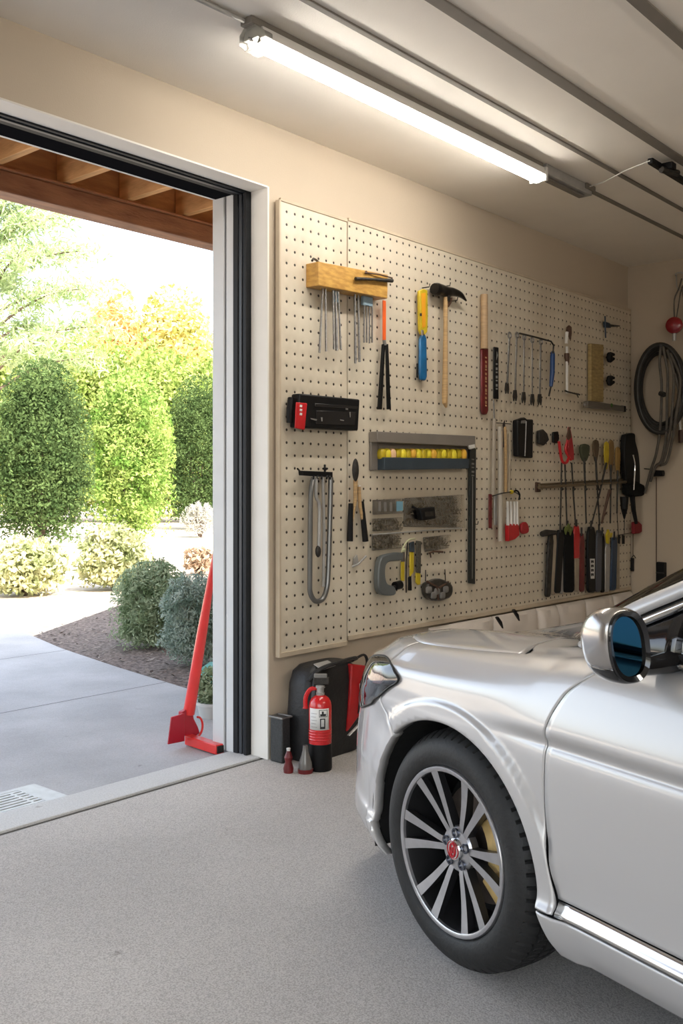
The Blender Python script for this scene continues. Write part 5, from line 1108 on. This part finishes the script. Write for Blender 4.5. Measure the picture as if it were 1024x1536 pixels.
for (xt,xb,yt,yb,w_,m_,lb,nm,ct_) in row:
    w_ *= 1.4
    t = wall_thing(nm, lb, ct_, xb, yb)
    b = MB(); wpoly(b, [(xt-w_*.32,yt),(xt+w_*.32,yt),(xt+w_*.5,yt+12),(xb+w_*.5,yb-3),(xb+w_*.3,yb),(xb-w_*.3,yb),(xb-w_*.5,yb-3),(xt-w_*.5,yt+12)], .045, .02); b.build('grip', m_, t, bevel=.009)
    if nm == 'pick_hammer': b = MB(); wrod(b, [(813,801,.045),(819,799,.045),(832,799,.045)], [.02,.022,.016], .045, 10); b.build('hammer_head', ds, t)
    elif w_ > 7.1: b = MB(); wrod(b, [(xt,yt-9,.05),(xt,yt+4,.05)], .007); b.build('ferrule', ds, t)
    if 'label in' in lb:
        b = MB(); wpoly(b, [(881.5,838),(891,838),(890.5,868),(883,868)], .001, .066); b.build('white_label', M['label'], t)
        b = MB()
        for k in range(4): wpoly(b, [(883.5,840.5+k*6.5),(889,840.5+k*6.5),(889,844+k*6.5),(887.2,844.8+k*6.5),(886.4,842.6+k*6.5),(885,845+k*6.5),(883.6,844+k*6.5)], .001, .067)
        b.build('lettering', M['ink'], t)
    if 'leafy' in lb:
        b = MB(); [wpoly(b, [(xt+dx,788+dy),(xt+dx+3.5,792+dy),(xt+dx,801+dy),(xt+dx-2.5,794+dy)], .01, .065) for dx,dy in ((-3,1),(1,-3),(4,2))]; b.build('green_tie', mat('moss_green_tie', (.12,.15,.03), .6), t)
    if 'yellow clip' in lb:
        b = MB(); wpoly(b, [(907,803),(911,794),(914,800),(919,799),(917,806),(913,807),(912,816),(909,815)], .02, .06); b.build('yellow_clip', M['yellow'], t, bevel=.003)
t = wall_thing('hand_tool', 'handle with red upper half and beige lower half in the lower row', 'handle', 863, 888)
wpoly(MB(), [(861,788),(868,788),(870,800),(869,838),(857,838),(858,800)], .05, .02).build('red_grip', M['red'], t, bevel=.009); wpoly(MB(), [(860,836),(869,838),(868,888),(861,888)], .04, .022).build('beige_grip', M['beige'], t, bevel=.008); wrod(MB(), [(864,779,.05),(864,790,.05)], .008).build('ferrule', ds, t)
tag(wpoly(MB(), [(924,806),(929,807),(929,884),(924,884)], .012, .01).build('wooden_stick', M['beige'], bevel=.002), 'pale wooden lath standing right of the navy blue handle', 'lath')
# hanging wire rack piece and black bag
t = wall_thing('wire_caddy', 'small dark wire caddy hanging between handles and the red pouch', 'caddy', 932, 816)
b = MB(); wrod(b, [(925,768,.05),(927,802,.05)], .003); wrod(b, [(936,778,.05),(936,802,.05)], .003); wrod(b, [(926,803,.05),(948,799,.04)], .003); b.build('wire', ds, t); wpoly(wpoly(MB(), [(926,802),(930,802),(930,816),(926,815)], .04, .03), [(932,802),(937,803),(937,816),(932,816)], .04, .03).build('pocket', bk, t, bevel=.003)
t = wall_thing('tool_bag', 'large black bag with a pale zip hanging in the corner', 'bag', 940, 750)
b = MB(); wpoly(b, smooth_loop([(931,656),(935,651),(949,650),(951,662),(957,680),(960,705),(959,735),(950,745),(936,742),(932,715),(929,685)],3).tolist(), .10, .02); b.build('bag', bk, t, bevel=.02)
b = MB(); wrod(b, [(949,682,.125),(952,700,.125),(950,735,.125)], .006, smooth=4); b.build('zip', ch, t)
b = MB(); wpoly(b, [(931,728),(950,722),(975,731),(974,738),(962,744),(945,745),(932,742)], .09, .04); b.build('flap', M['rubber'], t, bevel=.02)
b = MB(); wrod(b, [(936,745,.1),(936,762,.1),(936,778,.08)], [.035,.028,.006]); wrod(b, [(948,745,.1),(950,765,.1),(954,785,.1)], [.022,.018,.014]); b.build('strap', bk, t)
t = wall_thing('red_pouch', 'small dark red pouch hanging beneath the black bag', 'pouch', 955, 802)
wpoly(MB(), [(946,783),(955,782),(967,791),(966,796),(957,800),(946,801)], .05, .05).build('pouch', mat('wine_red_fabric', (.22,.01,.015), .7), t, bevel=.008); wrod(MB(), [(949,801,.04),(949,818,.03),(949,836,.02)], .003).build('cord', M['brown'], t)
t = wall_thing('charger_block', 'small black charger block on a cord below the red pouch', 'charger', 951, 857)
wpoly(MB(), [(945,837),(956,837),(956,857),(945,857)], .05, .0).build('case', bk, t, bevel=.004); wrod(MB(), [(947,837,.03),(950,833,.03),(953,837,.03)], .003, smooth=3).build('handle', ds, t)
# ================================================================ EAST WALL
def erod(mb, pts, r, off=.03, seg=8, smooth=0):
    Q = [Pe(p[0], p[1], p[2] if len(p) > 2 else off) for p in pts]
    if smooth: Q = curve3(Q, smooth)
    if smooth and isinstance(r, (list, tuple)): r = [float(v) for v in np.interp(np.linspace(0,1,len(Q)), np.linspace(0,1,len(r)), r)]
    mb.tube(Q, r, seg); return mb
hose = mat('dark_grey_hose', (.028,.026,.023), .5, 0, .3, 20)
t = thing('hose_coil', 'thick coiled dark hose hanging on the east wall beside the corner', 'hose', Pe(990, 650, 0))
cx_, cy_ = 990, 583
for k,(rx,ry,off,r) in enumerate(((36,66,.06,.020),(33,60,.10,.020),(30,54,.06,.020),(37,63,.13,.018),(34,66,.16,.016))):
    b = MB(); P = [Pe(cx_+(k%2)*1.5+rx*math.cos(a), cy_+ry*math.sin(a), off) for a in np.linspace(0,2*PI,49)[:-1]]; b.tube(P, r, 10, closed=True); b.build('coil', hose, t)
cordm = mat('dusty_grey_cord', (.12,.105,.085), .6, 0, .3, 20)
tails = [[(991,520,.18),(989,545,.19),(992,580,.19),(990,640,.16),(984,680,.12),(976,705,.08),(967,740,.05)],[(994,520,.18),(1001,560,.2),(1000,600,.2),(999,650,.16),(992,690,.12),(983,700,.1),(975,722,.06)],
 [(1000,525,.18),(1010,560,.2),(1008,610,.2),(1004,650,.16),(998,680,.12),(992,697,.1)],[(1005,530,.18),(1020,570,.2),(1014,620,.2),(1008,660,.15),(1000,692,.1),(990,698,.08)],[(1012,560,.2),(1019,600,.18),(1010,650,.14),(1001,690,.1)]]
for P in tails: b = MB(); erod(b, P, .011, smooth=6); b.build('loose_end', cordm, t)
b = MB(); erod(b, [(991,520,0),(991,519,.2)], .012); b.build('wall_hook', M['dsteel'], t)
b = MB(); erod(b, [(990,590,.2),(996,592,.22)], .02); b.build('cord_clip', M['dsteel'], t)
t = thing('spray_nozzle', 'black spray nozzle end hanging below the coiled dark hose', 'nozzle', Pe(985, 720, 0))
b = MB(); erod(b, [(978,713,.06),(984,710,.06),(995,710,.06)], [.012,.026,.024], seg=10); erod(b, [(966,703,.01),(976,704,.05)], .004); b.build('nozzle', M['black'], t)
t = thing('red_cord_reel', 'round red pulley reel hanging from wires on the east wall', 'pulley', Pe(1011, 512, 0))
p = Pe(1011, 488, .10); b = MB(); b.lathe([(.0,.03),(.04,.03),(.062,.015),(.065,0),(.062,-.015),(.04,-.03),(0,-.03)], p, (-1,-.2,0), 24); b.build('reel', mat('glossy_dark_red', (.25,.006,.01), .25, coat=.5), t)
b = MB(); erod(b, [(1011,500,.1),(1011,511,.1)], .014); b.build('ferrule', M['lgrey'], t)
b = MB(); erod(b, [(1011,478,.1),(1011,450,.1),(1018,432,.08),(1022,418,.05)], .006, smooth=4); erod(b, [(1014,478,.1),(1020,440,.08),(1024,428,.05)], .005); erod(b, [(1024,428,.05),(1034,470,.05)], .004); erod(b, [(1022,430,.06),(1028,470,.06)], .004); b.build('wire', cordm, t)
b = MB(); erod(b, [(1014,414,.0),(1013,411,.06),(1019,409,.07),(1027,410,.06)], .006, smooth=4); erod(b, [(1014,413,.04),(1015,430,.05),(1020,436,.05)], .005, smooth=4); b.build('wall_hook', M['lgrey'], t)
t = thing('hand_brush', 'dark brush hanging at right edge beyond the hose coil', 'brush', Pe(1022, 665, 0))
b = MB(); erod(b, [(1018,612,.05),(1020,645,.05)], .010); b.build('handle', M['white'], t); b = MB(); erod(b, [(1021,645,.05),(1022,652,.05),(1022,664,.05)], [.02,.028,.026]); b.build('brush_head', M['brown'], t)
tag(erod(MB(), [(984,716,.01),(984,780,.006),(984,843,.006)], .0035).build('wall_cable', M['brown']), 'thin cable running down the east wall to black outlet box', 'cable')
t = thing('outlet_box', 'tall black outlet box on the east wall above the car roofline', 'outlet', Pe(989, 905, 0))
b = MB(); b.prism([Pe(x,y,.05) for x,y in ((983,843),(996,844),(996,905),(983,907))], (.048,0,0)); b.build('box', M['black'], t, bevel=.005); b = MB(); b.prism([Pe(x,y,.056) for x,y in ((983,858),(995,859),(995,861),(983,860))], (.006,0,0)); b.build('cover_lip', M['dsteel'], t)
# ================================================================ FLOOR ITEMS BY THE DOORWAY
# backpack style case against the wall
bx = Vector((3.625, 3.235, 0)); t = thing('equipment_case', 'black and red soft equipment case on the floor against the wall', 'bag', bx)
blk = mat('black_case_fabric', (.013,.013,.014), .5, 0, .3, 15, .2, 60); redf = mat('red_case_panel', (.50,.012,.015), .45, 0, .2, 10)
sx_, sy_ = .195, .09
b = MB(); secs = [(0,1.0,1.0),(.03,1.04,1.04),(.30,1.02,1.03),(.48,.97,.98),(.555,.88,.88),(.59,.70,.70),(.60,.45,.45)]; n = 36
V = []
for z, ax_, ay_ in secs:
    for k in range(n):
        a = 2*PI*k/n; cx0, cy0 = math.cos(a), math.sin(a); e = .45; V.append((bx.x+sx_*ax_*math.copysign(abs(cx0)**e,cx0), bx.y+sy_*ay_*math.copysign(abs(cy0)**e,cy0), z))
b.add(V, [(i*n+k, i*n+(k+1)%n, (i+1)*n+(k+1)%n, (i+1)*n+k) for i in range(len(secs)-1) for k in range(n)]+[tuple(range(n))[::-1], tuple((len(secs)-1)*n+k for k in range(n))])
b.build('case_body', blk, t, smooth=50)
fy = bx.y-sy_*1.04
b = MB(); b.prism([(bx.x+.06,fy-.012,.14),(bx.x+.17,fy-.012,.24),(bx.x+.235,fy-.006,.32),(bx.x+.225,fy-.006,.54),(bx.x+.10,fy-.004,.575),(bx.x+.085,fy-.012,.40)], (0,.03,0)); b.build('red_panel', redf, t, bevel=.008)
b = MB(); b.prism([(bx.x+.135,fy-.018,.24),(bx.x+.20,fy-.014,.30),(bx.x+.20,fy-.014,.43),(bx.x+.16,fy-.018,.46)], (0,.01,0)); b.build('side_pocket', blk, t, bevel=.005)
b = MB(); b.prism([(bx.x+.145,fy-.021,.34),(bx.x+.165,fy-.021,.35),(bx.x+.165,fy-.021,.44),(bx.x+.145,fy-.021,.44)], (0,.004,0)); b.build('white_mark', M['label'], t)
b = MB(); b.tube(curve3([(bx.x+.06,fy-.016,.12),(bx.x+.14,fy-.02,.18),(bx.x+.24,fy+.0,.27)],6), .010, 6, flat=.5); b.build('grey_piping', M['lgrey'], t)
b = MB(); b.tube(curve3([(bx.x-.20,fy+.01,.52),(bx.x-.14,fy-.01,.585),(bx.x+.0,fy-.02,.61),(bx.x+.16,fy+.02,.60),(bx.x+.215,fy+.10,.56)],6), .013, 8); b.build('carry_handle', blk, t)
b = MB(); b.tube(curve3([(bx.x+.16,fy+.04,.58),(bx.x+.26,fy+.05,.60),(bx.x+.30,fy+.06,.54),(bx.x+.28,fy+.07,.48)],6), .008, 8); b.build('shoulder_strap', blk, t)
b = MB(); b.tube([(bx.x-.19,fy-.004,.03),(bx.x-.19,fy-.008,.35),(bx.x-.165,fy-.004,.53)], .028, 10, flat=.5); b.build('side_tube', mat('dark_grey_pad', (.05,.055,.055), .6), t)
b = MB(); b.prism([(bx.x-.12,fy-.004,.572),(bx.x-.02,fy-.004,.585),(bx.x-.02,fy+.05,.606),(bx.x-.12,fy+.05,.60)], (0,0,.006)); b.build('top_tag', M['lgrey'], t)
t.scale = (1,1,.76)
# fire extinguisher
ex = Vector((3.40, 3.055, 0)); t = thing('fire_extinguisher', 'red fire extinguisher with black base in front of the soft case', 'fire extinguisher', ex)
rdx = mat('extinguisher_red', (.62,.012,.015), .25, 0, .1, 8, coat=.6)
b = MB(); b.lathe([(.060,0),(.064,.012),(.064,.145)], ex, seg=40); b.build('black_base', bk, t)
b = MB(); b.lathe([(.062,.145),(.062,.345),(.058,.368),(.046,.388),(.028,.400),(.020,.404)], ex, seg=40); [b.lathe([(.0625,z),(.0640,z+.004),(.0625,z+.008)], ex, seg=40, cap=False) for z in (.165,.18,.195,.21)]; b.build('cylinder', rdx, t)
fd = Vector((-ex.x, -ex.y, 0)).normalized(); fa = math.atan2(fd.y, fd.x)-.12
def cyl_patch(a0, a1, z0, z1, r): return [[(ex.x+r*math.cos(fa+a), ex.y+r*math.sin(fa+a), z) for z in (z0,z1)] for a in np.linspace(a0,a1,12)]
MB().grid(cyl_patch(-.95,.95,.225,.340,.0632)).build('label', M['label'], t, solid=.0006)
b = MB()
def ring2(a0,a1,z0,z1,w_=.0035): b.grid(cyl_patch(a0,a1,z0,z0+w_,.0640)); b.grid(cyl_patch(a0,a1,z1-w_,z1,.0640)); b.grid(cyl_patch(a0,a0+w_/.064,z0,z1,.0640)); b.grid(cyl_patch(a1-w_/.064,a1,z0,z1,.0640))
ring2(.10,.55,.232,.288,.006); ring2(.02,.75,.295,.334,.003); b.grid(cyl_patch(.12,.62,.300,.312,.0640)); b.grid(cyl_patch(.25,.42,.312,.326,.0640)); b.grid(cyl_patch(.15,.5,.236,.244,.0640))
for k in range(5): b.grid(cyl_patch(-.75,-.15-.1*(k%2),.240+k*.018,.2415+k*.018,.0640))
b.build('label_print', M['ink'], t)
b = MB(); b.lathe([(.022,.402),(.024,.415),(.020,.418),(.020,.44),(.026,.442),(.026,.455),(.012,.46)], ex, seg=24); b.build('valve', M['lgrey'], t)
rt_ = Vector((RT.x,RT.y,0)); b = MB(); b.obox(ex+Vector((0,0,.478))+rt_*.006, rt_*.044, fd*.016, Vector((0,0,.020))); b.obox(ex+Vector((0,0,.452))-rt_*.004, rt_*.036, fd*.010, Vector((0,0,.006))); b.build('lever', M['dsteel'], t, bevel=.006)
b = MB(); b.obox(ex+Vector((0,0,.505))+rt_*.002, rt_*.036, fd*.012, Vector((0,0,.012))); b.build('grip_guard', M['grey'], t, bevel=.005)
b = MB(); b.tube(curve3([ex+Vector((0,0,.44))-rt_*.02, ex+Vector((0,0,.43))-rt_*.055, ex+Vector((0,0,.39))-rt_*.078, ex+Vector((0,0,.33))-rt_*.080],6), [.012]*18+[.016], 8); b.build('hose', rdx, t)
t.scale = (.86,.86,.86)
# small bin and clutter
t = thing('mesh_bin', 'small dark mesh bin beside the black case at wall corner', 'bin', (3.375, 3.29, 0)); o_ = Vector((3.375,3.29,0))
b = MB(); b.prism([(o_.x-.028,o_.y-.04,0),(o_.x+.028,o_.y-.04,0),(o_.x+.028,o_.y+.04,0),(o_.x-.028,o_.y+.04,0)], (0,0,.215)); b.build('basket', mat('dark_mesh', (.04,.042,.042), .6, 0, .4, 120), t, bevel=.006)
b = MB(); b.tube([(o_.x-.032,o_.y-.045,.215),(o_.x+.032,o_.y-.045,.215),(o_.x+.032,o_.y+.045,.215),(o_.x-.032,o_.y+.045,.215)], .005, 6, closed=True); b.build('rim', M['grey'], t)
t = thing('glass_bottle', 'small clear bottle with dark red cap at foot of the extinguisher', 'bottle', (3.315, 3.07, 0)); o_ = Vector((3.315,3.07,0))
b = MB(); b.lathe([(.030,.0),(.034,.01),(.030,.05),(.014,.10),(.012,.125)], o_, seg=24); b.build('bottle', mat('smoky_glass', (.28,.26,.24), .1, 0, trans=.5), t); b = MB(); b.lathe([(.034,.0),(.036,.018),(.03,.02)], o_, seg=24); b.build('base_ring', M['dred'], t)
t = thing('red_nozzle', 'little dark red plastic nozzle standing beside the mesh bin', 'nozzle', (3.265, 3.13, 0)); o_ = Vector((3.265,3.13,0))
b = MB(); b.lathe([(.022,0),(.024,.02),(.015,.05),(.020,.07),(.008,.10)], o_, seg=16); b.build('body', M['dred'], t); b = MB(); b.lathe([(.008,.10),(.010,.112),(0,.115)], o_, seg=12); b.build('tip', M['white'], t)
# ================================================================ LIGHT
sun_dir = Vector((.12, 1.0, -1.0*math.tan(math.radians(44)))).normalized()   # direction the light travels
sl = bpy.data.lights.new('sun', 'SUN'); sl.energy = 5.2; sl.angle = math.radians(.6); sl.color = (1,.93,.82)
so = bpy.data.objects.new('sun', sl); COL.objects.link(so); so.rotation_euler = sun_dir.to_track_quat('-Z', 'Y').to_euler()
wd = bpy.data.worlds.new('sky'); SC.world = wd; wd.use_nodes = True; N = wd.node_tree.nodes; L = wd.node_tree.links
st = N.new('ShaderNodeTexSky'); st.sky_type = 'NISHITA'; st.sun_disc = False; st.sun_elevation = math.radians(44); st.sun_rotation = math.radians(187); st.air_density = 1.2; st.dust_density = 3.5; st.ozone_density = 1.0
hs = N.new('ShaderNodeHueSaturation'); hs.inputs['Saturation'].default_value = .55; L.new(st.outputs[0], hs.inputs['Color'])
L.new(hs.outputs[0], N['Background'].inputs[0]); N['Background'].inputs[1].default_value = .42
SC.view_settings.view_transform = 'Standard'; SC.view_settings.look = 'None'; SC.view_settings.gamma = 1; SC.view_settings.use_curve_mapping = False
SC.view_settings.exposure = 0.98
SC.cycles.use_denoising = True; SC.cycles.max_bounces = 8; SC.cycles.diffuse_bounces = 5; SC.cycles.transparent_max_bounces = 12
SC.cycles.sample_clamp_indirect = 6
SC.cycles.caustics_reflective = False; SC.cycles.caustics_refractive = False
